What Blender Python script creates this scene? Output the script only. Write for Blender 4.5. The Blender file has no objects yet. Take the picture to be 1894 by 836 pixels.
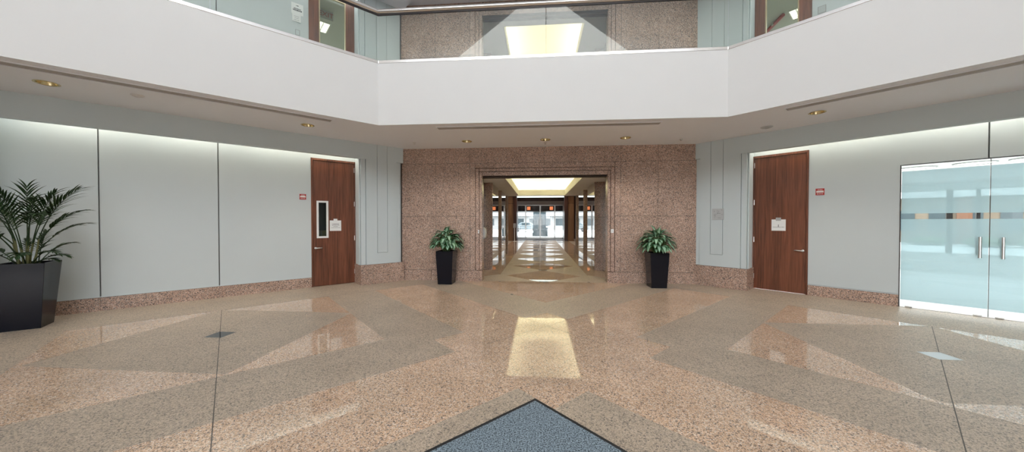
import bpy, bmesh, math, random
from mathutils import Vector, Matrix
from mathutils.geometry import tessellate_polygon
S = 2 ** -.5
PI = math.pi
sc = bpy.context.scene
COL = sc.collection
random.seed(7)

# ------------------------------------------------------------------ shape helpers
class MB:
    """collects shapes into one mesh"""
    def __init__(self, f=None):
        self.bm = bmesh.new(); self.f = f; self.mi = 0
        self.uv = self.bm.loops.layers.uv.new('UVMap')
    def V(self, p):
        return self.bm.verts.new(self.f(*p) if self.f else p)
    def face(self, vs, uvs=None):
        try: fc = self.bm.faces.new(vs)
        except ValueError: return None
        fc.material_index = self.mi
        if uvs:
            for l, u in zip(fc.loops, uvs): l[self.uv].uv = u
        return fc
    def box(self, x0, x1, y0, y1, z0, z1):
        v = [self.V(p) for p in ((x0,y0,z0),(x1,y0,z0),(x1,y1,z0),(x0,y1,z0),(x0,y0,z1),(x1,y0,z1),(x1,y1,z1),(x0,y1,z1))]
        for q in ((0,3,2,1),(4,5,6,7),(0,1,5,4),(1,2,6,5),(2,3,7,6),(3,0,4,7)): self.face([v[i] for i in q])
        return self
    def loft(self, rings, caps=True, closed=True):
        R = [[self.V(p) for p in r] for r in rings]
        n = len(R[0])
        for a, b in zip(R, R[1:]):
            for i in range(n if closed else n-1):
                self.face([a[i], a[(i+1)%n], b[(i+1)%n], b[i]])
        if caps:
            self.face(R[0][::-1]); self.face(R[-1])
        return self
    def lathe(self, prof, c=(0,0,0), n=24, caps=False):
        return self.loft([[(c[0]+r*math.cos(2*PI*i/n), c[1]+r*math.sin(2*PI*i/n), c[2]+z) for i in range(n)] for r, z in prof], caps)
    def tube(self, pts, r, n=10, caps=True):
        P = [Vector(p) for p in pts]; rings = []
        rr = r if isinstance(r, (list, tuple)) else [r]*len(P)
        up = None
        for i, p in enumerate(P):
            d = (P[min(i+1,len(P)-1)] - P[max(i-1,0)]).normalized()
            if up is None:
                up = Vector((0,0,1)) if abs(d.z) < .9 else Vector((1,0,0))
            a = d.cross(up)
            if a.length < 1e-5: a = d.cross(Vector((1,0,0)))
            a.normalize(); b = a.cross(d).normalized(); up = b
            rings.append([tuple(p + (a*math.cos(2*PI*k/n) + b*math.sin(2*PI*k/n))*rr[i]) for k in range(n)])
        return self.loft(rings, caps)
    def prism(self, poly, z0, z1):
        return self.loft([[(x,y,z0) for x,y in poly], [(x,y,z1) for x,y in poly]])

def obj(name, mb, mat, parent=None, origin=None, smooth=False, bevel=0):
    bm = mb.bm
    bmesh.ops.recalc_face_normals(bm, faces=bm.faces)
    off = Vector(parent_world(parent)) if parent else Vector(origin or (0,0,0))
    bmesh.ops.translate(bm, verts=bm.verts, vec=-off)
    me = bpy.data.meshes.new(name); bm.to_mesh(me); bm.free()
    for m in (mat if isinstance(mat, (list, tuple)) else [mat]): me.materials.append(m)
    if smooth:
        for p in me.polygons: p.use_smooth = True
    o = bpy.data.objects.new(name, me); COL.objects.link(o)
    if parent: o.parent = parent
    else: o.location = off
    if bevel:
        b = o.modifiers.new('Bevel', 'BEVEL'); b.width = bevel; b.segments = 2; b.limit_method = 'ANGLE'
    return o
def parent_world(p):
    v = Vector(p.location); q = p.parent
    while q: v += q.location; q = q.parent
    return v
def tag(o, label, cat, group=None, kind=None):
    o['label'] = label; o['category'] = cat
    if group: o['group'] = group
    if kind: o['kind'] = kind
    return o
def thing(name, loc, label, cat, group=None, kind=None):
    o = bpy.data.objects.new(name, None); COL.objects.link(o); o.location = loc; o.empty_display_size = .1
    return tag(o, label, cat, group, kind)
def copy_tree(o, parent=None):
    c = o.copy(); COL.objects.link(c)
    if parent: c.parent = parent
    for ch in [x for x in bpy.data.objects if x.parent == o]: copy_tree(ch, c)
    return c
def struct(name, mb, mat, label, cat, **k):
    return tag(obj(name, mb, mat, **k), label, cat, kind='structure')

def area(name, loc, rot, sx, sy, power, col=(1,1,1), spread=None):
    l = bpy.data.lights.new(name, 'AREA'); l.shape = 'RECTANGLE'; l.size = sx; l.size_y = sy; l.energy = power; l.color = col
    if spread: l.spread = spread
    o = bpy.data.objects.new(name, l); COL.objects.link(o); o.location = loc; o.rotation_euler = rot
    return o
# frames: left / right diagonal wall: t runs along the wall away from the corridor, D is the distance from the axis origin
def LF(t, D, z): return (-S*D - S*t, S*D - S*t, z)
def RF(t, D, z): return (S*D + S*t, S*D - S*t, z)
DW = {'left': 9.11, 'right': 9.19}
FR = {'left': LF, 'right': RF}
Z2 = 4.16                       # upper floor level
YB = 8.57                       # back wall plane

# ------------------------------------------------------------------ materials
def new_mat(name):
    m = bpy.data.materials.new(name); m.use_nodes = True
    nt = m.node_tree; nt.nodes.clear()
    return m, nt, nt.nodes.new('ShaderNodeOutputMaterial')
def N(nt, typ, **k):
    n = nt.nodes.new(typ)
    for a, v in k.items():
        if a.startswith('i_'): n.inputs[a[2:].replace('_', ' ')].default_value = v
        else: setattr(n, a, v)
    return n
def plain(name, col, rough=.5, metal=0, ior=1.45, noise=0, nscale=8, coat=0, spec=.5):
    m, nt, out = new_mat(name)
    p = N(nt, 'ShaderNodeBsdfPrincipled'); L = nt.links.new
    p.inputs['Base Color'].default_value = (*col, 1); p.inputs['Roughness'].default_value = rough
    p.inputs['Metallic'].default_value = metal; p.inputs['IOR'].default_value = ior
    p.inputs['Coat Weight'].default_value = coat; p.inputs['Coat Roughness'].default_value = .03
    p.inputs['Specular IOR Level'].default_value = spec
    if noise:
        tc = N(nt, 'ShaderNodeTexCoord'); nz = N(nt, 'ShaderNodeTexNoise'); nz.inputs['Scale'].default_value = nscale; nz.inputs['Detail'].default_value = 5
        mr = N(nt, 'ShaderNodeMapRange'); mr.inputs[1].default_value = .3 if noise > .7 else 0; mr.inputs[2].default_value = .7 if noise > .7 else 1; mr.inputs[3].default_value = 1-noise; mr.inputs[4].default_value = 1+noise
        mx = N(nt, 'ShaderNodeVectorMath', operation='SCALE'); mx.inputs[0].default_value = col
        L(tc.outputs['Object'], nz.inputs['Vector']); L(nz.outputs['Fac'], mr.inputs[0]); L(mr.outputs[0], mx.inputs['Scale']); L(mx.outputs[0], p.inputs['Base Color'])
    L(p.outputs[0], out.inputs[0])
    return m
def granite(name, pal, rough, scale=52, ior=1.5, tint=.12, flecks=.8):
    """speckled granite: crystals by voronoi cell, dark mica flecks, slow cloudy variation"""
    m, nt, out = new_mat(name); L = nt.links.new
    p = N(nt, 'ShaderNodeBsdfPrincipled'); p.inputs['Roughness'].default_value = rough; p.inputs['IOR'].default_value = ior
    tc = N(nt, 'ShaderNodeTexCoord')
    nz = N(nt, 'ShaderNodeTexNoise'); nz.inputs['Scale'].default_value = scale*.7; nz.inputs['Detail'].default_value = 2
    wob = N(nt, 'ShaderNodeVectorMath', operation='MULTIPLY_ADD'); wob.inputs[1].default_value = (.02,.02,.02)
    L(tc.outputs['Object'], nz.inputs['Vector']); L(nz.outputs['Color'], wob.inputs[0]); L(tc.outputs['Object'], wob.inputs[2])
    vo = N(nt, 'ShaderNodeTexVoronoi'); vo.inputs['Scale'].default_value = scale
    L(wob.outputs[0], vo.inputs['Vector'])
    sp = N(nt, 'ShaderNodeSeparateColor'); L(vo.outputs['Color'], sp.inputs[0])
    cr = N(nt, 'ShaderNodeValToRGB'); cr.color_ramp.interpolation = 'CONSTANT'
    e = cr.color_ramp.elements
    for i, (pos, c) in enumerate(pal):
        el = e[i] if i < 2 else e.new(pos)
        el.position = pos; el.color = (*c, 1)
    L(sp.outputs[0], cr.inputs[0])
    v2 = N(nt, 'ShaderNodeTexVoronoi'); v2.inputs['Scale'].default_value = scale*1.9
    L(wob.outputs[0], v2.inputs['Vector'])
    s2 = N(nt, 'ShaderNodeSeparateColor'); L(v2.outputs['Color'], s2.inputs[0])
    th = N(nt, 'ShaderNodeMath', operation='LESS_THAN'); th.inputs[1].default_value = .12; L(s2.outputs[1], th.inputs[0])
    th2 = N(nt, 'ShaderNodeMath', operation='MULTIPLY'); th2.inputs[1].default_value = flecks; L(th.outputs[0], th2.inputs[0])
    mx = N(nt, 'ShaderNodeMix', data_type='RGBA'); mx.inputs['B'].default_value = (.085,.075,.07,1)
    L(th2.outputs[0], mx.inputs['Factor']); L(cr.outputs[0], mx.inputs['A'])
    big = N(nt, 'ShaderNodeTexNoise'); big.inputs['Scale'].default_value = 1.7; big.inputs['Detail'].default_value = 4
    L(tc.outputs['Object'], big.inputs['Vector'])
    mr = N(nt, 'ShaderNodeMapRange'); mr.inputs[1].default_value = .3; mr.inputs[2].default_value = .7; mr.inputs[3].default_value = 1-tint; mr.inputs[4].default_value = 1+tint
    L(big.outputs['Fac'], mr.inputs[0])
    sca = N(nt, 'ShaderNodeVectorMath', operation='SCALE'); L(mx.outputs['Result'], sca.inputs[0]); L(mr.outputs[0], sca.inputs['Scale'])
    L(sca.outputs[0], p.inputs['Base Color']); L(p.outputs[0], out.inputs[0])
    return m
def schlick(nt, f0=.04):
    L = nt.links.new
    g = N(nt, 'ShaderNodeNewGeometry'); d = N(nt, 'ShaderNodeVectorMath', operation='DOT_PRODUCT')
    L(g.outputs['Incoming'], d.inputs[0]); L(g.outputs['Normal'], d.inputs[1])
    a = N(nt, 'ShaderNodeMath', operation='ABSOLUTE'); L(d.outputs['Value'], a.inputs[0])
    s = N(nt, 'ShaderNodeMath', operation='SUBTRACT'); s.inputs[0].default_value = 1; L(a.outputs[0], s.inputs[1])
    w = N(nt, 'ShaderNodeMath', operation='POWER'); w.inputs[1].default_value = 5; L(s.outputs[0], w.inputs[0])
    k = N(nt, 'ShaderNodeMath', operation='MULTIPLY_ADD'); k.inputs[1].default_value = 1-f0; k.inputs[2].default_value = f0; L(w.outputs[0], k.inputs[0])
    return k.outputs[0]
def thin_glass(name, tint=(.93,.97,.95), f0=.04):
    m, nt, out = new_mat(name); L = nt.links.new
    t = N(nt, 'ShaderNodeBsdfTransparent'); t.inputs[0].default_value = (*tint, 1)
    g = N(nt, 'ShaderNodeBsdfGlossy'); g.inputs['Roughness'].default_value = 0
    mx = N(nt, 'ShaderNodeMixShader'); L(schlick(nt, f0), mx.inputs[0]); L(t.outputs[0], mx.inputs[1]); L(g.outputs[0], mx.inputs[2]); L(mx.outputs[0], out.inputs[0])
    return m
def film_mat(name, col, see):
    m, nt, out = new_mat(name); L = nt.links.new
    t = N(nt, 'ShaderNodeBsdfTransparent'); t.inputs[0].default_value = (.84,.94,.98, 1)
    d = N(nt, 'ShaderNodeBsdfDiffuse'); d.inputs[0].default_value = (*col, 1)
    tr = N(nt, 'ShaderNodeBsdfTranslucent'); tr.inputs[0].default_value = (*col, 1)
    a = N(nt, 'ShaderNodeMixShader'); a.inputs[0].default_value = .5; L(d.outputs[0], a.inputs[1]); L(tr.outputs[0], a.inputs[2])
    b = N(nt, 'ShaderNodeMixShader'); b.inputs[0].default_value = see; L(a.outputs[0], b.inputs[1]); L(t.outputs[0], b.inputs[2])
    g = N(nt, 'ShaderNodeBsdfGlossy'); g.inputs['Roughness'].default_value = .02
    c = N(nt, 'ShaderNodeMixShader'); L(schlick(nt), c.inputs[0]); L(b.outputs[0], c.inputs[1]); L(g.outputs[0], c.inputs[2]); L(c.outputs[0], out.inputs[0])
    return m
def glow(name, col, strength):
    m, nt, out = new_mat(name)
    e = N(nt, 'ShaderNodeEmission'); e.inputs[0].default_value = (*col, 1); e.inputs[1].default_value = strength
    nt.links.new(e.outputs[0], out.inputs[0]); return m
def wood_mat(name, c0, c1, rough=.32, coat=.25):
    m, nt, out = new_mat(name); L = nt.links.new
    p = N(nt, 'ShaderNodeBsdfPrincipled'); p.inputs['Roughness'].default_value = rough; p.inputs['Coat Weight'].default_value = coat; p.inputs['Coat Roughness'].default_value = .15
    tc = N(nt, 'ShaderNodeTexCoord'); mp = N(nt, 'ShaderNodeMapping'); mp.inputs['Scale'].default_value = (22,22,.9)
    nz = N(nt, 'ShaderNodeTexNoise'); nz.inputs['Scale'].default_value = 1.6; nz.inputs['Detail'].default_value = 8; nz.inputs['Distortion'].default_value = .6
    mp2 = N(nt, 'ShaderNodeMapping'); mp2.inputs['Scale'].default_value = (2.6,2.6,.12)
    n2 = N(nt, 'ShaderNodeTexNoise'); n2.inputs['Scale'].default_value = 2; n2.inputs['Detail'].default_value = 3
    ad = N(nt, 'ShaderNodeMath', operation='MULTIPLY_ADD'); ad.inputs[1].default_value = .55
    ml = N(nt, 'ShaderNodeMath', operation='MULTIPLY'); ml.inputs[1].default_value = .45
    cr = N(nt, 'ShaderNodeValToRGB'); e = cr.color_ramp.elements
    e[0].position = .36; e[0].color = (*c0, 1); e[1].position = .64; e[1].color = (*c1, 1)
    L(tc.outputs['Object'], mp.inputs[0]); L(tc.outputs['Object'], mp2.inputs[0]); L(mp.outputs[0], nz.inputs['Vector']); L(mp2.outputs[0], n2.inputs['Vector'])
    L(n2.outputs['Fac'], ml.inputs[0]); L(nz.outputs['Fac'], ad.inputs[0]); L(ml.outputs[0], ad.inputs[2]); L(ad.outputs[0], cr.inputs[0])
    L(cr.outputs[0], p.inputs['Base Color']); L(p.outputs[0], out.inputs[0])
    return m
def leaf_mat(name, edge, mid, vary=True):
    m, nt, out = new_mat(name); L = nt.links.new
    p = N(nt, 'ShaderNodeBsdfPrincipled'); p.inputs['Roughness'].default_value = .35
    uv = N(nt, 'ShaderNodeUVMap'); uv.uv_map = 'UVMap'
    sx = N(nt, 'ShaderNodeSeparateXYZ'); L(uv.outputs[0], sx.inputs[0])
    ab = N(nt, 'ShaderNodeMath', operation='SUBTRACT'); ab.inputs[1].default_value = .5; L(sx.outputs[0], ab.inputs[0])
    a2 = N(nt, 'ShaderNodeMath', operation='ABSOLUTE'); L(ab.outputs[0], a2.inputs[0])
    tc = N(nt, 'ShaderNodeTexCoord'); nz = N(nt, 'ShaderNodeTexNoise'); nz.inputs['Scale'].default_value = 60; L(tc.outputs['Object'], nz.inputs['Vector'])
    ad = N(nt, 'ShaderNodeMath', operation='MULTIPLY_ADD'); ad.inputs[1].default_value = .34; L(nz.outputs['Fac'], ad.inputs[0]); L(a2.outputs[0], ad.inputs[2])
    cr = N(nt, 'ShaderNodeValToRGB'); e = cr.color_ramp.elements
    e[0].position = .36; e[0].color = (*mid, 1); e[1].position = .50; e[1].color = (*edge, 1)
    L(ad.outputs[0], cr.inputs[0]); L(cr.outputs[0], p.inputs['Base Color']); L(p.outputs[0], out.inputs[0])
    return m

PINK = [(0,(.21,.165,.14)),(.09,(.43,.30,.22)),(.20,(.67,.445,.295)),(.50,(.745,.52,.36)),(.74,(.80,.605,.455)),(.90,(.84,.71,.59))]
ROSE = [(0,(.08,.07,.07)),(.14,(.24,.18,.16)),(.30,(.46,.30,.23)),(.56,(.56,.37,.285)),(.80,(.64,.46,.37)),(.92,(.70,.57,.49))]
TAN  = [(0,(.19,.16,.13)),(.09,(.33,.27,.215)),(.25,(.47,.37,.275)),(.58,(.535,.425,.325)),(.80,(.60,.485,.375))]
M = dict(
    polished=granite('polished_granite', PINK, .012, 112, 1.55, .10, .85),
    honed=granite('honed_granite', TAN, .46, 110, 1.45, .08, .6),
    rose=granite('rose_wall_granite', ROSE, .24, 105, 1.5),
    joint=plain('dark_joint', (.10,.085,.075), .6),
    blackstone=plain('black_polished_stone', (.015,.017,.02), .03, ior=1.7),
    white=plain('white_plaster', (.695,.69,.685), .75, noise=.015, nscale=3),
    soffit=plain('soffit_plaster', (.84,.855,.90), .8, noise=.01),
    panel=plain('grey_wall_panel', (.57,.62,.635), .55, noise=.02, nscale=1.5),
    trimgrey=plain('pale_grey_trim', (.58,.645,.665), .55),
    gap=plain('dark_gap', (.22,.225,.225), .8),
    wood=wood_mat('door_wood', (.075,.022,.011), (.235,.080,.040)),
    darkwood=wood_mat('dark_wood', (.018,.006,.004), (.06,.022,.013)),
    lightwood=wood_mat('veneer', (.16,.08,.04), (.32,.18,.09)),
    brass=plain('brass', (.64,.53,.31), .2, 1),
    chrome=plain('polished_nickel', (.72,.69,.66), .12, 1),
    satin=plain('satin_steel', (.70,.70,.69), .3, 1),
    glass=thin_glass('clear_glass', (.965,.97,.965)), doorglass=thin_glass('door_glass', (.95,.975,.97)),
    railglass=thin_glass('rail_glass', (.93,.95,.91), .045),
    darkglass=thin_glass('dark_glass', (.55,.60,.58), .06),
    film=film_mat('frosted_film', (.69,.81,.85), .38),
    mirror=plain('tinted_mirror', (.70,.68,.66), .01, 1),
    black=plain('black_gloss', (.006,.007,.013), .16, spec=.35),
    rubber=plain('black_rubber', (.018,.018,.02), .6),
    carpet=plain('blue_grey_carpet', (.20,.245,.28), .95, noise=1.0, nscale=95, spec=.1),
    soil=plain('soil', (.03,.02,.014), .95, noise=.4, nscale=40),
    agla=leaf_mat('variegated_leaf', (.022,.11,.035), (.36,.56,.40)),
    palm=leaf_mat('palm_leaf', (.012,.035,.010), (.022,.06,.016)),
    stem=plain('green_stem', (.10,.15,.05), .5, noise=.3), cane=plain('cane', (.13,.13,.05), .6, noise=.3, nscale=30),
    paper=plain('paper', (.82,.83,.83), .7), ink=plain('ink', (.03,.03,.035), .7), tape=plain('grey_tape', (.42,.43,.44), .4),
    red=plain('red_sign', (.42,.02,.02), .4), whitepaint=plain('white_print', (.85,.80,.78), .5),
    lampglow=glow('lamp', (1,.93,.78), 9), tubeglow=glow('fluorescent', (1,.98,.86), 3.2), amber=glow('amber_lamp', (1,.30,.12), .9),
    ceilwhite=plain('ceiling_white', (.84,.85,.89), .8), ofceil=plain('ceiling_tile', (.55,.57,.54), .85),
    cove=plain('cove_plaster', (.80,.78,.70), .8),
    darkroom=plain('dark_room', (.05,.05,.048), .9), tenant=plain('tenant_white', (.88,.88,.87), .6),
    greyplate=plain('grey_plate', (.48,.50,.51), .4), yellow=plain('yellow_card', (.55,.50,.20), .7),
    ventback=plain('vent_shadow', (.10,.09,.08), .8), ventslat=plain('vent_slat', (.50,.47,.45), .5),
    paleground=plain('pale_paving', (.6,.6,.59), .9),
    palewood=plain('pale_wood', (.50,.40,.25), .5),
    paleinset=plain('pale_inset', (.80,.84,.85), .04),  # near-white colour of the right floor inset
    darkmat=plain('dark_lintel_strip', (.05,.028,.018), .6),
    darkmetal=plain('dark_metal', (.03,.025,.025), .35, .6), greyband=plain('grey_header', (.36,.35,.35), .5),
    concrete=plain('pale_concrete', (.30,.315,.32), .85, noise=.06), bluecol=plain('blue_grey_render', (.075,.12,.145), .7),
    tanwall=plain('tan_render', (.17,.135,.10), .85, noise=.05), brick=plain('brick_red', (.15,.07,.04), .9, noise=.15), street=plain('street', (.42,.44,.445), .9, noise=.05),
    winglass=plain('far_window', (.05,.07,.08), .1), hedge=plain('hedge', (.05,.10,.03), .9, noise=.5, nscale=12), carpaint=plain('car_paint', (.12,.16,.18), .25, coat=.5),
)

# ------------------------------------------------------------------ floor
def build_floor():
    bm = bmesh.new()
    v = [bm.verts.new(p) for p in ((-12,-10,0),(12,-10,0),(12,31,0),(-12,31,0))]; bm.faces.new(v)
    def cut(n, d):
        bmesh.ops.bisect_plane(bm, geom=bm.verts[:]+bm.edges[:]+bm.faces[:], plane_co=Vector(n)*d/Vector(n).length_squared, plane_no=Vector(n), dist=1e-5)
    U, Vv, X, Y = (1,1,0), (-1,1,0), (1,0,0), (0,1,0)
    uvals = [2.065,3.39,4.99,6.37,8.40,-2.63,-3.96,11.0,2.75,5.66,5.74, 9.3/S]
    for n in (U, Vv):
        for a in uvals: cut(n, a)
        for a in (-9.3/S-.56,): cut(n, a)
        for a in (-.28, 4.95): cut(n, a-.005); cut(n, a+.005)
        cut(n, 11.012)
    for a in (-9.2, 9.2): cut(X, a)
    cut(Y, -9.4)
    for sx in (-1, 1):
        for a in (4.48-1.185, 4.48+1.185, 4.48-.125, 4.48+.125): cut(X, sx*a)
    for a in (4.25-1.14, 4.25+1.14, 4.205-.115, 4.205+.115): cut(Y, a)
    for a in (-2.2, 2.2, -1.25, 1.25): cut(X, a)
    for a in (8.56, 16.2): cut(Y, a)
    for k in range(10):
        yc = 7.37+2.13*k
        for n in (U, Vv): cut(n, yc-1.05); cut(n, yc+1.05)
    for a in (8.44,8.60,10.57,10.67): cut(Y, a)
    for a in (-.13,.13): cut(X, a)
    B, Cc = (4.99,6.37), (2.065,3.39)
    inb = lambda q, b: b[0] < q < b[1]
    dead = []
    for f in bm.faces:
        c = f.calc_center_median(); x, y = c.x, c.y; u, w = x+y, y-x
        if y > 8.56:
            lim = 2.2 if y < 16.2 else 5
            if abs(x) > lim or y > 30.6: dead.append(f); continue
            k = round((y-7.37)/2.13); yc = 7.37+2.13*k
            m = 0 if abs(x)+abs(y-yc) < 1.05 and k >= 0 else 1
            if abs(x) < .13 and (8.44 < y < 8.60 or 10.57 < y < 10.67): m = 3
            if 1.25 < abs(x) < 2.2 and y > 9.2: m = 0
            f.material_index = m; continue
        if u > 9.3/S or w > 9.3/S or abs(x) > 9.2 or y < -9.4: dead.append(f); continue
        if abs(abs(x)-4.48) < .125 and abs(y-4.205) < .115: m = 3 if x < 0 else 4
        elif abs(abs(x)-4.48) < 1.185 and abs(y-4.25) < 1.14:
            q = u if x < 0 else w
            m = 2 if abs(q+.28) < .005 else 1
        elif max(u, w) > 11.0: m = 2 if max(u, w) < 11.012 else 1
        else:
            m = 0
            if (inb(u,B) or inb(u,Cc)) and not 3.39 < w < 4.99: m = 1
            if (inb(w,B) or inb(w,Cc)) and not 3.39 < u < 4.99: m = 1
            if (x < 0 and inb(u,(-3.96,-2.63))) or (x > 0 and inb(w,(-3.96,-2.63))): m = 1
            if inb(u,B) and inb(w,B) and u < 5.66 and w < 5.66: m = 0
            if inb(u,Cc) and inb(w,B) and u > 2.75 and w < 5.74: m = 0
            if inb(w,Cc) and inb(u,B) and w > 2.75 and u < 5.74: m = 0
            if inb(u,Cc) and inb(w,Cc) and u > 2.75 and w > 2.75: m = 0
            if (x < 0 and abs(u+.28) < .005) or (x > 0 and abs(w+.28) < .005): m = 2
            if abs(x) < 1.3 and (abs(u-4.95) < .005 or abs(w-4.95) < .005) and min(u,w) > 3.4 : m = 2
        f.material_index = m
    bmesh.ops.delete(bm, geom=dead, context='FACES')
    me = bpy.data.meshes.new('floor')
    for f in bm.faces:
        if f.normal.z < 0: f.normal_flip()
    bm.to_mesh(me); bm.free()
    for k in ('polished','honed','joint','blackstone','paleinset'): me.materials.append(M[k])
    o = bpy.data.objects.new('floor', me); COL.objects.link(o)
    tag(o, 'granite floor of polished and honed diamond bands with a small black and a small white inset', 'floor', kind='structure')
build_floor()

# ------------------------------------------------------------------ back wall with the corridor opening (two storeys)
def build_back(z0, name, label, top, low):
    w = MB()
    zt, zo, zj, zp = z0+2.74, z0+3.06, z0+1.687, z0+.275
    g = .004
    def blk(x0, x1, za, zb, y=YB):
        for sx in (-1, 1):
            a, b = (x0+g, x1-g)
            lo, hi = (a, b) if sx > 0 else (-b, -a)
            w.box(lo, hi, y, y+.14, za+g, zb-g)
    for x0, x1 in ((2.83,3.75),(1.92,2.83)):
        blk(x0, x1, z0 if not low else z0+.275, zj); blk(x0, x1, zj, zo)
        if top > zo+.05: blk(x0, x1, zo, top)
    for za, zb in ((zp, zj), (zj, zo)): blk(1.78, 1.92, za, zb)
    # stepped surround
    blk(1.685, 1.78, zp, z0+2.93, YB+.03); blk(1.61, 1.685, zp, z0+2.85, YB+.065)
    blk(0, 1.78, z0+2.93, zo)
    blk(0, 1.685, z0+2.85, z0+2.93, YB+.03); blk(0, 1.61, zt, z0+2.85, YB+.065)
    if top > zo+.05: blk(0, 1.92, zo, top)
    # jambs and lintel depth
    for sx in (-1, 1):
        a, b = sorted((sx*1.61, sx*1.92)); w.box(a, b, YB+.15, 8.87, z0, top)
    w.mi = 2; w.box(-1.605, 1.605, YB+.07, YB+.16, zt-.008, zt); w.box(-1.605, 1.605, YB+.16, 8.86, zt-.045, zt); w.mi = 0  # dark brown strip along the underside of the lintel
    w.box(-1.92, 1.92, YB+.15, 8.87, zt, top)
    # plinth
    if low:
        for sx in (-1, 1):
            for x0, x1 in ((1.66,2.95),(2.95,3.72)):
                a, b = sorted((sx*(x0+g), sx*(x1-g))); w.box(a, b, YB-.02, YB+.15, z0, zp-g)
            a, b = sorted((sx*1.60, sx*1.66)); w.box(a, b, YB-.02, 8.88, z0, zp-g)
    # dark joint backing
    w.mi = 1
    for sx in (-1, 1):
        a, b = sorted((sx*1.64, sx*3.75)); w.box(a, b, YB+.143, YB+.16, z0, top)
        a, b = sorted((sx*1.785, sx*3.75)); w.box(a, b, YB+.006, YB+.02, z0, zo)
    w.box(-1.9, 1.9, YB+.143, YB+.16, zt+.01, top)
    for sx in (-1, 1):
        a, b = sorted((sx*3.70, sx*4.6)); w.box(a, b, YB+.05, YB+.2, z0, top)
    w.box(-3.75, 3.75, YB+.006, YB+.02, zo-.02, top-.01)
    return struct(name, w, [M['rose'], M['joint'], M['darkmat']], label, 'wall')
build_back(0, 'wall_back', 'pink granite wall with a stepped surround around the corridor opening', 3.50, True)
build_back(Z2, 'wall_back_upper', 'brown granite wall behind the balcony glass with an opening in it', 7.21, False)

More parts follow.
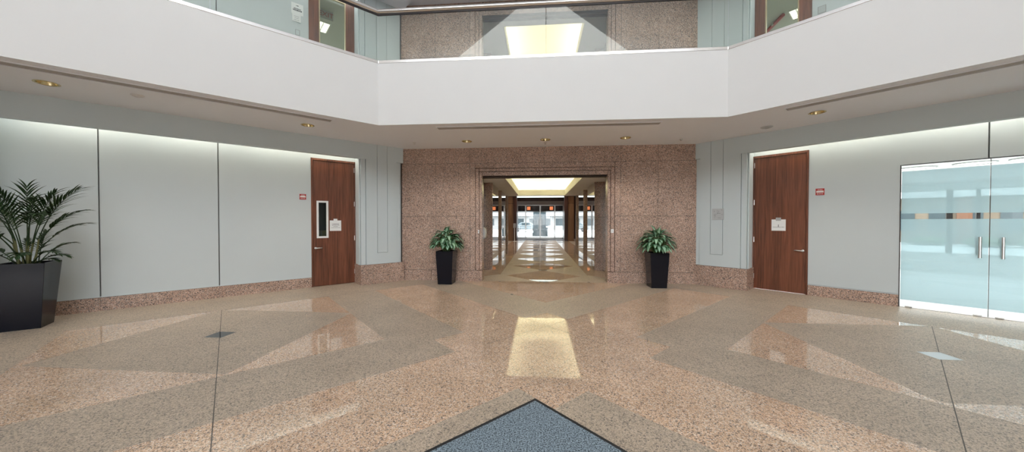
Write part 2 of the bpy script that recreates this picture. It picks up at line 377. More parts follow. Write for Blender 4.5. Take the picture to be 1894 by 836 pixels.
# ------------------------------------------------------------------ diagonal walls, pilasters, fascia, baseboards
def groove_face(w, t0, t1, D0, D1, z0, z1, lines, zcut):
    """a facing with two vertical grooves that end at zcut"""
    a, b = lines; g = .004
    w.box(t0, a-g, D0, D1, z0, z1); w.box(b+g, t1, D0, D1, z0, z1)
    w.box(a-g, b+g, D0, D1, z0, zcut-g); w.box(a+g, b-g, D0, D1, zcut+g, z1)
for sd in ('left', 'right'):
    F, dw = FR[sd], DW[sd]; dp = dw-.5
    lr = sd
    for lev, z0 in (('', 0), ('_upper', Z2)):
        ztop = 3.47 if not lev else 7.06
        # ---- wall panels
        w = MB(F); w.mi = 0
        if sd == 'left' or lev: joints = [-1.385, .245, 1.797, 2.80] 
        else: joints = [-1.385, .785, 2.80]
        for a, b in zip(joints, joints[1:]):
            a1, b1 = a+(.009 if a > -1.3 else 0), b-(.009 if b < 2.7 else 0)
            zb = z0+(.235 if not lev else .1)
            if sd == 'right' and not lev:      # glass doors interrupt the panels
                if a < 0: w.box(a1, -.135, dw, dw+.06, zb, ztop); w.box(-.135, b1, dw, dw+.06, 2.57, ztop)
                else: w.box(a1, 1.745, dw, dw+.06, 2.57, ztop); w.box(1.745, b1, dw, dw+.06, zb, ztop)
            else: w.box(a1, b1, dw, dw+.06, zb, ztop)
        w.box(-2.40, -1.385, dw, dw+.06, z0+(3.05 if not lev else 2.84), ztop)     # above the door
        if not lev:
            bb = .228 if sd == 'left' else .212
            for a, b in ([(-1.385,-.137),(1.747,2.80)] if sd == 'right' else [(-1.385,2.80)]): w.box(a, b, dw-.012, dw+.01, bb+.004, bb+.018)
        w.mi = 1
        if sd == 'right' and not lev:
            w.box(-1.385, -.137, dw+.04, dw+.08, 0, ztop); w.box(-.137, 1.747, dw+.04, dw+.08, 2.575, ztop); w.box(1.747, 2.9, dw+.04, dw+.08, 0, ztop)
        else: w.box(-1.385, 2.9, dw+.04, dw+.08, z0, ztop)
        struct(f'wall_{sd}{lev}', w, [M['panel'], M['gap']], f'pale grey panelled diagonal wall {"beside the glass doors" if sd=="right" and not lev else "behind the balcony glass, "+("with paper notices" if sd=="left" else "with a grey plate") if lev else "with a tall palm in front"}', 'wall')
        # ---- fascia over the lamp slot
        if not lev:
            w = MB(F)
            w.box(-2.47, 2.80, dp, dp+.12, 3.075, 3.47)
            struct('trim_1' if sd == 'left' else 'trim_2', w, M['trimgrey'], f'grey fascia hiding the lamp strip over the {"plain panels" if sd=="left" else "glass doors"}', 'trim')
        # ---- pilaster
        w = MB(F)
        zb = z0+(.487 if not lev else .05); zt = 3.075 if not lev else ztop
        v1, v2 = (-2.99,-2.74) if sd == 'left' else (-3.085,-2.825)
        e0 = -3.41 if sd == 'left' else -3.50
        w.box(e0+.03, -2.36, dp+.10, dw+.08, z0, ztop)                     # core
        w.box(e0+.08, e0+.18, dp+.025, dp+.10, zb, zt)                     # slim outer strip
        groove_face(w, e0+.18, -2.47, dp, dp+.08, zb, ztop, (v1, v2), z0+.77)
        w.box(-2.462, -2.36, dp+.02, dp+.10, zb, zt); w.box(-2.352, -2.33, dp+.08, dp+.2, zb, zt)
        if not lev:
            w.box(e0, e0+.18, dp, dp+.08, 3.079, 3.47)
        w.mi = 1; w.box(e0+.10, -2.40, dp+.085, dp+.099, zb, ztop)
        w.mi = 0
        if not lev: w.mi = 2; w.box(e0, -2.335, dp-.02, dp+.3, 0, .482); w.box(-2.40, -2.335, dp+.3, dw+.02, 0, .482)
        struct(f'trim_{ {("left",""):3,("right",""):4,("left","_upper"):5,("right","_upper"):6}[(sd,lev)] }', w, [M['trimgrey'], M['gap'], M['rose']],
               f'grey grooved pilaster {"on a granite base " if not lev else "behind the balcony glass "}{"nearest the door with a narrow window" if sd=="left" and not lev else "bearing the small grey plaque" if not lev else "beside the "+sd+" glazed wooden door"}', 'pilaster')
        # ---- pilaster at the far end of the diagonal
        w = MB(F); w.box(2.80, 3.95, dp, dw+.1, z0, ztop)
        struct(f'trim_{ {("left",""):7,("right",""):8,("left","_upper"):9,("right","_upper"):10}[(sd,lev)] }', w, M['trimgrey'], f'plain grey pilaster at the outer end of the {sd} {"upper " if lev else ""}diagonal wall', 'pilaster')
        # ---- baseboard
        if not lev:
            w = MB(F)
            cuts = [-1.385,.245,1.797,2.80] if sd == 'left' else [-1.385,-.137]
            for a, b in zip(cuts, cuts[1:]): w.box(a+.002, b-.002, dw-.02, dw+.05, 0, .228 if sd == 'left' else .212)
            if sd == 'right': w.box(1.747, 2.80, dw-.02, dw+.05, 0, .212)
            struct(f'baseboard_{sd}', w, M['rose'], f'granite baseboard under the grey panels of the {sd} diagonal wall', 'baseboard')

# ------------------------------------------------------------------ wooden doors (ground floor)
def lever(mb, F, t0, t1, D, z):
    """rose + lever handle; rose at t0, grip ends at t1"""
    sg = 1 if t1 > t0 else -1
    ring = lambda r, d: [F(t0 + r*math.cos(a), d, z + r*math.sin(a)) for a in [2*PI*i/16 for i in range(16)]]
    f = mb.f; mb.f = None
    mb.loft([ring(.027, D), ring(.027, D-.008), ring(.021, D-.012)])
    mb.loft([ring(.010, D-.01), ring(.010, D-.05)])
    mb.tube([F(t0-sg*.012, D-.05, z), F(t0+sg*.02, D-.053, z), F(t0+sg*.08, D-.05, z+.002), F(t1, D-.045, z+.004)], [.012,.013,.011,.009], 10)
    mb.f = f
def word_rows(mb, t0, t1, D, rows, rng):
    """rows of short dark word marks: rows = (z, height, share of width)"""
    for z, h, share in rows:
        wd = (t1-t0)*share; t = (t0+t1)/2 - wd/2; end = t+wd
        while t < end-.004:
            l = min(rng.uniform(.010,.030), end-t); mb.box(t, t+l, D-.0012, D, z-h/2, z+h/2); t += l+.006
def wooden_door(sd, idx):
    F, dw = FR[sd], DW[sd]
    r = thing(f'door_{idx}', F(-1.88, dw, 0), f'tall dark wooden door {"with a narrow vision window and white notice" if sd=="left" else "without a window, white notice taped to it"}', 'door', kind='structure')
    w = MB(F)
    w.box(-1.42,-1.386, dw-.012, dw+.12, 0, 3.05); w.box(-2.376,-2.342, dw-.012, dw+.12, 0, 3.05); w.box(-2.342,-1.42, dw-.012, dw+.12, 3.0, 3.05)
    w.box(-1.435,-1.42, dw+.055, dw+.08, 0, 3.0); w.box(-2.342,-2.327, dw+.055, dw+.08, 0, 3.0); w.box(-2.342,-1.42, dw+.055, dw+.08, 2.985, 3.0)
    obj('door_frame', w, M['wood'], r, bevel=.003)
    w = MB(F); a, b = -2.338, -1.425; d0, d1 = dw+.008, dw+.052
    if sd == 'left':
        wa, wb, za, zb = -1.73, -1.515, 1.17, 2.025
        w.box(a, wa, d0, d1, .008, 2.995); w.box(wb, b, d0, d1, .008, 2.995); w.box(wa, wb, d0, d1, .008, za); w.box(wa, wb, d0, d1, zb, 2.995)
    else: w.box(a, b, d0, d1, .008, 2.995)
    leaf = obj('door_leaf', w, M['wood'], r)
    if sd == 'left':
        w = MB(F); k = .042
        w.box(-1.747,-1.747+k, d0-.014, d1, 1.153, 2.043); w.box(-1.498-k,-1.498, d0-.014, d1, 1.153, 2.043)
        w.box(-1.747+k,-1.498-k, d0-.014, d1, 1.153, 1.153+k); w.box(-1.747+k,-1.498-k, d0-.014, d1, 2.043-k, 2.043)
        vf = obj('window_frame', w, M['greyplate'], r, bevel=.002); vf.data.materials[0] = M['paper']; vf['label'] = 'white frame of the narrow window'
        w = MB(F); w.box(-1.71,-1.535, d0+.018, d0+.024, 1.19, 2.005)
        obj('window_pane', w, M['darkglass'], r)
    w = MB(F)
    if sd == 'left': lever(w, F, -1.475, -1.61, d0, .915)
    else: lever(w, F, -1.47, -1.61, d0, .925)
    obj('handle', w, M['satin'], r, smooth=True)['label'] = 'satin steel lever handle'
    for z in (.29, 1.135, 1.99, 2.84):
        w = MB(F); w.box(-2.350,-2.330, d0-.006, d0+.004, z-.055, z+.055); w.f = None
        w.tube([F(-2.340, d0-.006, z-.06), F(-2.340, d0-.006, z+.06)], .008, 8)
        obj('hinge', w, M['satin'], r, smooth=False)
wooden_door('left', 1); wooden_door('right', 2)

def notice(sd, t0, t1, z0, z1, rows, label, tab):
    F, d = FR[sd], DW[sd]+.008; rng = random.Random(3)
    r = thing('paper_notice', F((t0+t1)/2, d, (z0+z1)/2), label, 'notice')
    w = MB(F); w.box(t0, t1, d-.004, d-.0005, z0, z1); obj('sheet', w, M['paper'], r)
    w = MB(F); w.box(tab[0], tab[1], d-.007, d-.004, z1-.03, z1+.04); obj('tape', w, M['tape'] if sd == 'right' else M['paper'], r)
    w = MB(F); word_rows(w, t0, t1, d-.004, rows, rng)
    if sd == 'right':
        tm = (t0+t1)/2-.002; w.box(tm-.005, tm+.005, d-.0052, d-.004, z0+.085, z0+.135)
    obj('printed_text', w, M['ink'], r)['kind'] = 'stuff'
notice('left', -2.03, -1.777, 1.32, 1.575, [(1.485,.013,.62),(1.452,.007,.68),(1.428,.007,.40),(1.398,.006,.78)], 'white paper notice taped to the door with a narrow window', (-1.945,-1.86))
notice('right', -2.01, -1.76, 1.345, 1.595, [(1.425,.008,.8)], 'white paper notice with grey tape on the windowless wooden door', (-1.935,-1.842))

def red_sign(sd, t0, t1, z0, z1, label):
    F, d = FR[sd], DW[sd]; rng = random.Random(5)
    r = thing('safety_sign', F((t0+t1)/2, d, (z0+z1)/2), label, 'sign')
    w = MB(F); w.box(t0, t1, d-.006, d, z0, z1); obj('plate', w, M['red'], r, bevel=.002)
    w = MB(F); h = z1-z0
    word_rows(w, t0, t1, d-.006, [(z1-.2*h,.012,.55),(z0+.19*h,.010,.7)], rng)
    w.box(t0+.012, t1-.012, d-.0075, d-.006, z0+.38*h, z0+.66*h)
    o = obj('lettering', w, M['whitepaint'], r); o['kind'] = 'stuff'
red_sign('left', -1.285, -1.155, 2.058, 2.185, 'small red and white safety sign beside the door with a narrow window')
red_sign('right', -1.278, -1.143, 2.092, 2.228, 'small red and white safety sign beside the windowless wooden door')

# plaque on the right pilaster
def plaque():
    F, d = RF, DW['right']-.5; rng = random.Random(11)
    r = thing('wall_plaque', F(-2.93, d, 1.72), 'small grey plaque with dark raised marks on the grooved pilaster', 'plaque')
    w = MB(F); w.box(-3.05,-2.80, d-.008, d, 1.59, 1.852); obj('plate', w, M['greyplate'], r, bevel=.002)
    w = MB(F)
    for k in range(16):
        t, z = rng.uniform(-3.02,-2.84), rng.uniform(1.62,1.81)
        if k % 2: w.box(t, t+.035, d-.0095, d-.008, z, z+.006)
        else: w.box(t, t+.006, d-.0095, d-.008, z, z+.03)
    obj('raised_marks', w, M['gap'], r)['kind'] = 'stuff'
plaque()

# ------------------------------------------------------------------ frameless glass doors
def glass_door(idx, t0, t1, th, label):
    F, d = RF, DW['right']+.012
    r = thing(f'door_{idx}', F((t0+t1)/2, d, 0), label, 'glass door', kind='structure')
    w = MB(F); w.box(t0, t1, d, d+.012, .012, 2.553); obj('glass_pane', w, M['doorglass'], r)
    for z0, z1 in ((.135, 1.592), (1.693, 2.452)):
        w = MB(F); w.box(t0+.002, t1-.002, d+.0125, d+.0145, z0, z1); obj('frosted_film', w, M['film'], r)['label'] = 'frosted blue film'
    for sg in (-1, 1):
        w = MB(); D = d-.045 if sg < 0 else d+.06; e = d if sg < 0 else d+.012
        w.tube([F(th, D, .958), F(th, D, 1.30)], .019, 14)
        for z in (1.01, 1.25): w.tube([F(th, D, z), F(th, e, z)], .011, 8)
        obj('pull_handle', w, M['satin'], r, smooth=False)
    for tt in (t0+.06, t1-.14):
        w = MB(F); w.box(tt, tt+.085, d-.006, d+.018, .0, .03); obj('patch_fitting', w, M['satin'], r, bevel=.002)
    w = MB(F); e = t1 if idx == 3 else t0
    w.box(min(e, e+(.0035 if idx == 3 else -.0035)), max(e, e+(.0035 if idx == 3 else -.0035)), d-.001, d+.013, .012, 2.553); o = obj('edge_seal', w, M['darkmetal'], r); o['label'] = 'dark seal on the glass edge'
    return r
glass_door(3, -.119, .804, .715, 'frameless glass door with frosted blue bands, next to the grey wall panel')
glass_door(4, .811, 1.734, .928, 'frameless glass door with frosted blue bands, cut off by the photo edge')
w = MB(RF); d = DW['right']
w.box(-.136,-.123, d-.004, d+.07, 0, 2.57); w.box(1.735,1.747, d-.004, d+.07, 0, 2.57); w.box(-.12,1.735, d-.004, d+.07, 2.556, 2.567); w.box(-.12,1.735, d, d+.03, 0, .004)
struct('trim_11', w, M['darkmetal'], 'thin dark metal frame around the pair of glass doors', 'door frame')

# ------------------------------------------------------------------ balcony: soffit, parapet, upper floor, ceilings
def octa(back, D, side_t, half):
    return [(half, back), RF(side_t, D, 0)[:2], None]
HB, HD = 6.40, 6.86
hx = HD/S - HB                                  # half width of the back edge
ca = RF(2.75, HD, 0)
HOLE = [(-hx,HB),(hx,HB),(ca[0],ca[1]),(ca[0],-.56-ca[1]),(hx,-.56-HB),(-hx,-.56-HB),(-ca[0],-.56-ca[1]),(-ca[0],ca[1])]
OUTER = [(-3.95,8.72),(3.95,8.72),(9.25,3.42),(9.25,-3.98),(3.95,-9.28),(-3.95,-9.28),(-9.25,-3.98),(-9.25,3.42)]
def off_ring(poly, k):
    """offset a convex ring outwards by k"""
    out = []; n = len(poly)
    for i in range(n):
        p, a, b = Vector(poly[i]), Vector(poly[i-1]), Vector(poly[(i+1)%n])
        d1, d2 = (p-a).normalized(), (b-p).normalized()
        n1, n2 = Vector((-d1.y, d1.x)), Vector((-d2.y, d2.x))
        c = (n1+n2); c = c / (1+n1.dot(n2)); out.append(tuple(p + c*k))
    return out
def ring_mesh(inner, outer, z0, z1):
    m = MB()
    n = len(inner)
    q = [[m.V((*p, z)) for p in P] for P, z in ((inner,z0),(outer,z0),(outer,z1),(inner,z1))]
    for i in range(n):
        j = (i+1) % n
        for a, b in ((0,1),(1,2),(2,3),(3,0)): m.face([q[a][i], q[a][j], q[b][j], q[b][i]])
    return m
def punched(o, holes, r, z0, z1):
    cm = MB()
    for x, y in holes: cm.lathe([(r, z0), (r, z1)], (x, y, 0), 24, True)
    c = obj('cutter', cm, M['white'])
    b = o.modifiers.new('holes', 'BOOLEAN'); b.operation = 'DIFFERENCE'; b.object = c; b.solver = 'EXACT'
    bpy.context.view_layer.update()
    me = bpy.data.meshes.new_from_object(o.evaluated_get(bpy.context.evaluated_depsgraph_get()))
    o.modifiers.clear(); o.data = me; bpy.data.objects.remove(c)
LIGHTS = [((-6.90,4.09),'brass downlight over the potted palm'), ((-4.70,6.28),'brass downlight in front of the door with a narrow window'),
          ((-1.84,7.84),'brass downlight over the planter beside the windowed door\'s pilaster'), ((.02,7.83),'brass downlight over the middle of the corridor opening'),
          ((1.84,7.80),'brass downlight over the planter beside the plaque pilaster'), ((4.73,6.27),'brass downlight in front of the windowless wooden door')]
sof = ring_mesh(off_ring(HOLE, .0125), OUTER, 3.46, 3.60)
sof = struct('ceiling', sof, M['soffit'], 'pale soffit under the balcony with downlights and air slots', 'ceiling')
punched(sof, [p for p, _ in LIGHTS], .104, 3.3, 3.7)
pp = ring_mesh(HOLE, off_ring(HOLE, .14), 3.61, 4.675)
for fz in (ring_mesh(HOLE, off_ring(HOLE, .012), 3.459, 3.61),):
    tmp = bpy.data.meshes.new('t'); fz.bm.to_mesh(tmp); pp.bm.from_mesh(tmp); bpy.data.meshes.remove(tmp)
struct('wall_parapet', pp, M['white'], 'smooth white balcony edge wrapping around the atrium', 'balcony')
struct('floor_upper', ring_mesh(off_ring(HOLE, .12), OUTER, Z2-.15, Z2), M['concrete'], 'upper gallery floor behind the white balcony edge', 'floor')
# upper ceilings: the back gallery sits higher than the diagonal ones
m = MB(); m.box(-3.95, 3.95, HB, 9.2, 7.21, 7.4)
struct('ceiling_upper_back', m, M['soffit'], 'ceiling of the upper gallery in front of the granite wall', 'ceiling')
up = MB()
for sx in (-1, 1):
    poly = [(sx*3.25,8.09),(sx*hx,HB),(sx*ca[0],ca[1]),(sx*ca[0],-.56-ca[1]),(sx*hx,-.56-HB),(0,-.56-HB),(0,-9.28),(sx*3.95,-9.28),(sx*9.25,-3.98),(sx*9.25,3.42),(sx*3.78,8.62)]
    for z in (7.045, 7.25):
        vs = [up.V((*p, z)) for p in poly]
        tri = tessellate_polygon([[Vector((*p, 0)) for p in poly]])
        for t in tri: up.face([vs[i] for i in t])
    a = [(*p, 7.045) for p in poly]; b = [(*p, 7.25) for p in poly]
    up.loft([a, b], caps=False)
struct('ceiling_upper', up, M['soffit'], 'lower pale ceiling of the upper galleries along the diagonal walls', 'ceiling')

# downlights
def downlight():
    r = thing('downlight', (0,0,3.46), LIGHTS[0][1], 'ceiling light', 'brass downlights in the soffit')
    m = MB(); m.lathe([(.098,.0),(.118,-.001),(.120,-.006),(.112,-.010),(.098,-.006),(.096,.0)], (0,0,3.46), 28); obj('trim_ring', m, M['brass'], r, smooth=True)
    m = MB(); m.lathe([(.098,-.004),(.092,.03),(.075,.09),(.05,.13)], (0,0,3.46), 28); m.lathe([(.102,-.004),(.10,.05),(.055,.14)], (0,0,3.46), 28); obj('reflector', m, M['brass'], r, smooth=True)
    m = MB(); m.lathe([(.001,.045),(.03,.05),(.045,.08),(.05,.135),(.001,.138)], (0,0,3.46), 20); obj('lamp', m, M['lampglow'], r, smooth=True)
    return r
proto = downlight()
for i, (p, lab) in enumerate(LIGHTS):
    o = proto if i == 0 else copy_tree(proto)
    o.location = (*p, 3.46); o['label'] = lab

# slot vents
def slot_vent(F, t0, t1, D0, D1, label):
    r = thing('air_slot', F((t0+t1)/2, (D0+D1)/2, 3.46), label, 'air vent', 'linear air slots in the soffit')
    z = 3.4595
    m = MB(F); m.box(t0, t1, D0, D1, z-.002, z); obj('backing', m, M['ventback'], r)
    m = MB(F); k = .018
    m.box(t0-k, t1+k, D0-k, D0, z-.012, z); m.box(t0-k, t1+k, D1, D1+k, z-.012, z); m.box(t0-k, t0, D0, D1, z-.012, z); m.box(t1, t1+k, D0, D1, z-.012, z)
    obj('frame', m, M['soffit'], r)
    m = MB(F); n = 5
    for i in range(1, n):
        d = D0+(D1-D0)*i/n; m.box(t0, t1, d-.0085, d+.0085, z-.011, z-.003)
    obj('slats', m, M['ventslat'], r)
slot_vent(lambda a, b, z: (a, b, z), -2.19, 2.21, 6.62, 6.775, 'long air slot over the corridor opening')
slot_vent(LF, -1.40, 2.35, 7.05, 7.205, 'long air slot in front of the plain grey panels and palm')
slot_vent(RF, -1.40, 2.35, 7.07, 7.225, 'long air slot in front of the glass doors')
# ceiling discs and sprinklers
def disc(p, rad, name, label, cat, mat):
    r = thing(name, (*p, 3.46), label, cat)
    m = MB(); m.lathe([(rad,0),(rad,-.008),(rad*.8,-.02),(.001,-.022)], (*p, 3.46), 24); obj('cover', m, mat, r, smooth=True)
    m = MB(); m.lathe([(rad*.45,-.02),(rad*.4,-.032),(.001,-.034)], (*p, 3.46), 20); obj('sensor', m, mat, r, smooth=True)
disc((-6.18,4.59), .075, 'smoke_detector', 'small white smoke detector near the palm, past the air slot', 'detector', M['white'])
disc((4.46,7.15), .105, 'ceiling_speaker', 'round grey ceiling speaker before the windowless wooden door', 'speaker', M['greyplate'])
def sprinkler(p, label):
    r = thing('ceiling_sprinkler', (*p, 3.46), label, 'sprinkler', 'sprinkler heads in the soffit')
    m = MB(); m.lathe([(.04,0),(.04,-.006),(.02,-.01),(.001,-.01)], (*p, 3.46), 16); obj('escutcheon', m, M['satin'], r, smooth=True)
    m = MB(); m.lathe([(.012,-.008),(.012,-.035),(.028,-.037),(.028,-.041),(.001,-.042)], (*p, 3.46), 12); obj('head', m, M['satin'], r, smooth=True)
sprinkler((-3.14,7.88), 'sprinkler head before the granite wall beside the windowed door\'s pilaster')
sprinkler((.03,8.14), 'sprinkler head right above the corridor opening')
sprinkler((3.15,8.03), 'sprinkler head before the granite wall beside the plaque pilaster')

# ------------------------------------------------------------------ glass balustrade
def balustrade():
    r = thing('glass_balustrade', (0, HB, 4.675), 'glass balcony balustrade with a polished round handrail and metal base', 'balustrade')
    base = ring_mesh(off_ring(HOLE, -.004), off_ring(HOLE, .05), 4.675, 4.735); obj('base_trim', base, M['chrome'], r, bevel=.006)
    C = off_ring(HOLE, .022); n = 8
    ring = [(*p, 5.70) for p in C]
    m = MB(); k = 14
    prof = []
    for i in range(n):
        p, a, b = Vector(ring[i]), Vector(ring[i-1]), Vector(ring[(i+1)%n])
        d1, d2 = (p-a).normalized(), (b-p).normalized()
        o1, o2 = Vector((-d1.y,d1.x,0)), Vector((-d2.y,d2.x,0)); c = (o1+o2)/(1+o1.dot(o2))
        prof.append([tuple(p + c*(.05*math.cos(2*PI*q/k)) + Vector((0,0,.05*math.sin(2*PI*q/k)))) for q in range(k)])
    prof.append(prof[0]); m.loft(prof, caps=False)
    for f in m.bm.faces: f.smooth = True
    h = obj('handrail', m, M['chrome'], r)
    for p in h.data.polygons: p.use_smooth = True
    m = ring_mesh(off_ring(HOLE, .010), off_ring(HOLE, .034), 5.625, 5.66); obj('glass_cap', m, M['darkmetal'], r)
    for i in range(n):
        a, b = Vector((*C[i],0)), Vector((*C[(i+1)%n],0)); d = (b-a).normalized(); o = Vector((-d.y,d.x,0))*.006
        mid = (a+b)/2
        for s0, s1 in ((a, mid), (mid, b)):
            p, q = s0+d*.008, s1-d*.004
            m = MB(); m.prism([(p-o)[:2], (q-o)[:2], (q+o)[:2], (p+o)[:2]], 4.70, 5.65)
            obj('glass_panel', m, M['railglass'], r)
balustrade()

# ------------------------------------------------------------------ upper glazed doors and offices
def upper_door(sd, idx):
    F, dw = FR[sd], DW[sd]
    r = thing(f'door_{idx}', F(-1.88, dw, Z2), f'dark wooden door with a large glass pane behind the balcony, {"beside the paper notices" if sd=="left" else "beside the square grey plate"}', 'door', kind='structure')
    g0, g1 = (-2.16,-1.575); zt = 2.785
    w = MB(F)
    w.box(-2.385, g0, dw-.01, dw+.05, Z2, Z2+2.86); w.box(g1, -1.365, dw-.01, dw+.05, Z2, Z2+2.86); w.box(g0, g1, dw-.01, dw+.05, Z2+zt, Z2+2.86); w.box(g0, g1, dw-.01, dw+.05, Z2, Z2+.25)
    obj('door_leaf', w, M['wood'], r)
    w = MB(F); k = .022
    w.box(g0, g0+k, dw-.016, dw+.03, Z2+.25, Z2+zt); w.box(g1-k, g1, dw-.016, dw+.03, Z2+.25, Z2+zt); w.box(g0+k, g1-k, dw-.016, dw+.03, Z2+zt-k, Z2+zt); w.box(g0+k, g1-k, dw-.016, dw+.03, Z2+.25, Z2+.25+k)
    o = obj('glass_stop', w, M['palewood'], r); o['label'] = 'pale wood strip around the glass'
    w = MB(F); w.box(g0+.01, g1-.01, dw+.01, dw+.016, Z2+.26, Z2+zt-.01); obj('glass_pane', w, M['railglass'], r)
    w = MB(F); w.box(-1.44,-1.40, dw-.03, dw-.01, Z2+1.0, Z2+1.2); obj('handle', w, M['satin'], r)
    # office behind
    w = MB(F); a, b, d0, d1 = -3.4, .4, dw+.09, dw+4.2
    w.box(a, b, d0, d1, 7.05, 7.1); w.box(a, b, d1, d1+.05, Z2, 7.1); w.box(a-.05, a, d0, d1, Z2, 7.1); w.box(b, b+.05, d0, d1, Z2, 7.1); w.box(a, b, d0, d1, Z2-.05, Z2)
    struct(f'wall_office_{sd}', w, M['ofceil'], f'upper office room seen through the {sd} glazed wooden door', 'room')
    area(f'office_fill', F(-1.5, dw+2.6, 7.0), (0,0,0), 1, 1, 60, (1,.98,.88))  # unseen light added to brighten the office
    # troffer
    t0, t1, e0, e1 = (-2.12,-1.86, dw+1.38, dw+1.95) if sd == 'left' else (-2.12,-1.86, dw+1.92, dw+2.45)
    t0, t1 = (-2.13,-1.60) if sd == 'left' else (-2.11,-1.62)
    tf = thing('ceiling_troffer', F((t0+t1)/2, (e0+e1)/2, 7.05), f'square fluorescent ceiling light behind the {"glazed door beside the paper notices" if sd=="left" else "glazed door beside the square grey plate"}', 'ceiling light')
    w = MB(F); w.box(t0, t1, e0, e1, 7.035, 7.049); obj('housing', w, M['paper'], tf)
    for i in range(3):
        ta = t0+.03+(t1-t0-.04)*i/3; w = MB(F); w.box(ta, ta+(t1-t0)/3-.05, e0+.03, e1-.03, 7.022, 7.034); obj('lamp_cell', w, M['tubeglow'], tf)
    w = MB(F)
    for i in range(1, 4): q = e0+(e1-e0)*i/4; w.box(t0, t1, q-.006, q+.006, 7.015, 7.03)
    obj('louver', w, M['satin'], tf)
upper_door('left', 5); upper_door('right', 6)
# red EXIT letters imitating a reflection in the left upper door glass
def text_mesh(s, size, ext):
    cu = bpy.data.curves.new('t', 'FONT'); cu.body = s; cu.size = size; cu.align_x = 'CENTER'; cu.align_y = 'CENTER'; cu.extrude = ext
    o = bpy.data.objects.new('t', cu); COL.objects.link(o); bpy.context.view_layer.update()
    me = bpy.data.meshes.new_from_object(o.evaluated_get(bpy.context.evaluated_depsgraph_get()))
    bpy.data.objects.remove(o); return me
r = thing('exit_reflection', LF(-1.88, 9.11+.75, 6.92), 'faint red EXIT sign behind the glazed door beside the paper notices', 'exit sign')
w = MB(LF); w.box(-2.05,-1.71, 9.86, 9.89, 6.80, 7.03); obj('panel', w, M['ofceil'], r)
me = text_mesh('EXIT', .17, .002); me.materials.append(plain('reflected_red', (.45,.10,.07), .6))
o = bpy.data.objects.new('lettering', me); COL.objects.link(o); o.parent = r; o.rotation_euler = (PI/2, 0, PI/4); o.location = Vector(LF(-1.88, 9.855, 6.915)) - r.location
r2 = thing('ceiling_pipe', RF(-2.4, 11.42, 7.0), 'red sprinkler pipe behind the glazed door beside the square grey plate', 'pipe')
m = MB(); m.tube([RF(-3.0, 12.1, 6.99), RF(-2.2, 11.08, 6.99)], .045, 10); obj('pipe_run', m, M['red'], r2)
m = MB(); m.tube([RF(-2.46, 11.41, 6.96), RF(-2.46, 11.41, 7.05)], .06, 10); obj('hanger', m, M['satin'], r2)

# upper wall notices and plates
def up_sheet(F, d, t0, t1, z0, z1, rows, label):
    r = thing('paper_notice', F((t0+t1)/2, d, (z0+z1)/2), label, 'notice'); rng = random.Random(int(z0*100))
    w = MB(F); w.box(t0, t1, d-.004, d, z0, z1); obj('sheet', w, M['paper'], r)
    w = MB(F); word_rows(w, t0, t1, d-.004, rows, rng); obj('printed_text', w, M['ink'], r)['kind'] = 'stuff'
up_sheet(LF, 9.11, -1.26,-1.03, 6.27, 6.52, [(6.47,.016,.2),(6.40,.02,.6),(6.365,.03,.75)], 'larger white notice on the upper wall beside the left glazed door')
up_sheet(LF, 9.104, -1.21,-1.045, 6.10, 6.28, [(6.22,.006,.6),(6.18,.006,.5),(6.14,.006,.6)], 'smaller white notice overlapping just below the larger one on the upper wall')
def plate(F, d, t0, t1, z0, z1, label, mat):
    r = thing('wall_plate', F((t0+t1)/2, d, (z0+z1)/2), label, 'plate')
    w = MB(F); w.box(t0, t1, d-.008, d, z0, z1); obj('frame', w, M['greyband'], r, bevel=.002)
    w = MB(F); w.box(t0+.012, t1-.012, d-.010, d-.006, z0+.012, z1-.012); obj('face', w, mat, r)
plate(LF, 9.11, -1.19,-1.10, 5.80, 5.93, 'pale wall plate under the paper notices behind the balcony glass', M['panel'])
plate(RF, 9.19, -1.28,-1.15, 5.81, 5.96, 'square grey plate beside the glazed wooden door behind the balcony glass', M['greyplate'])

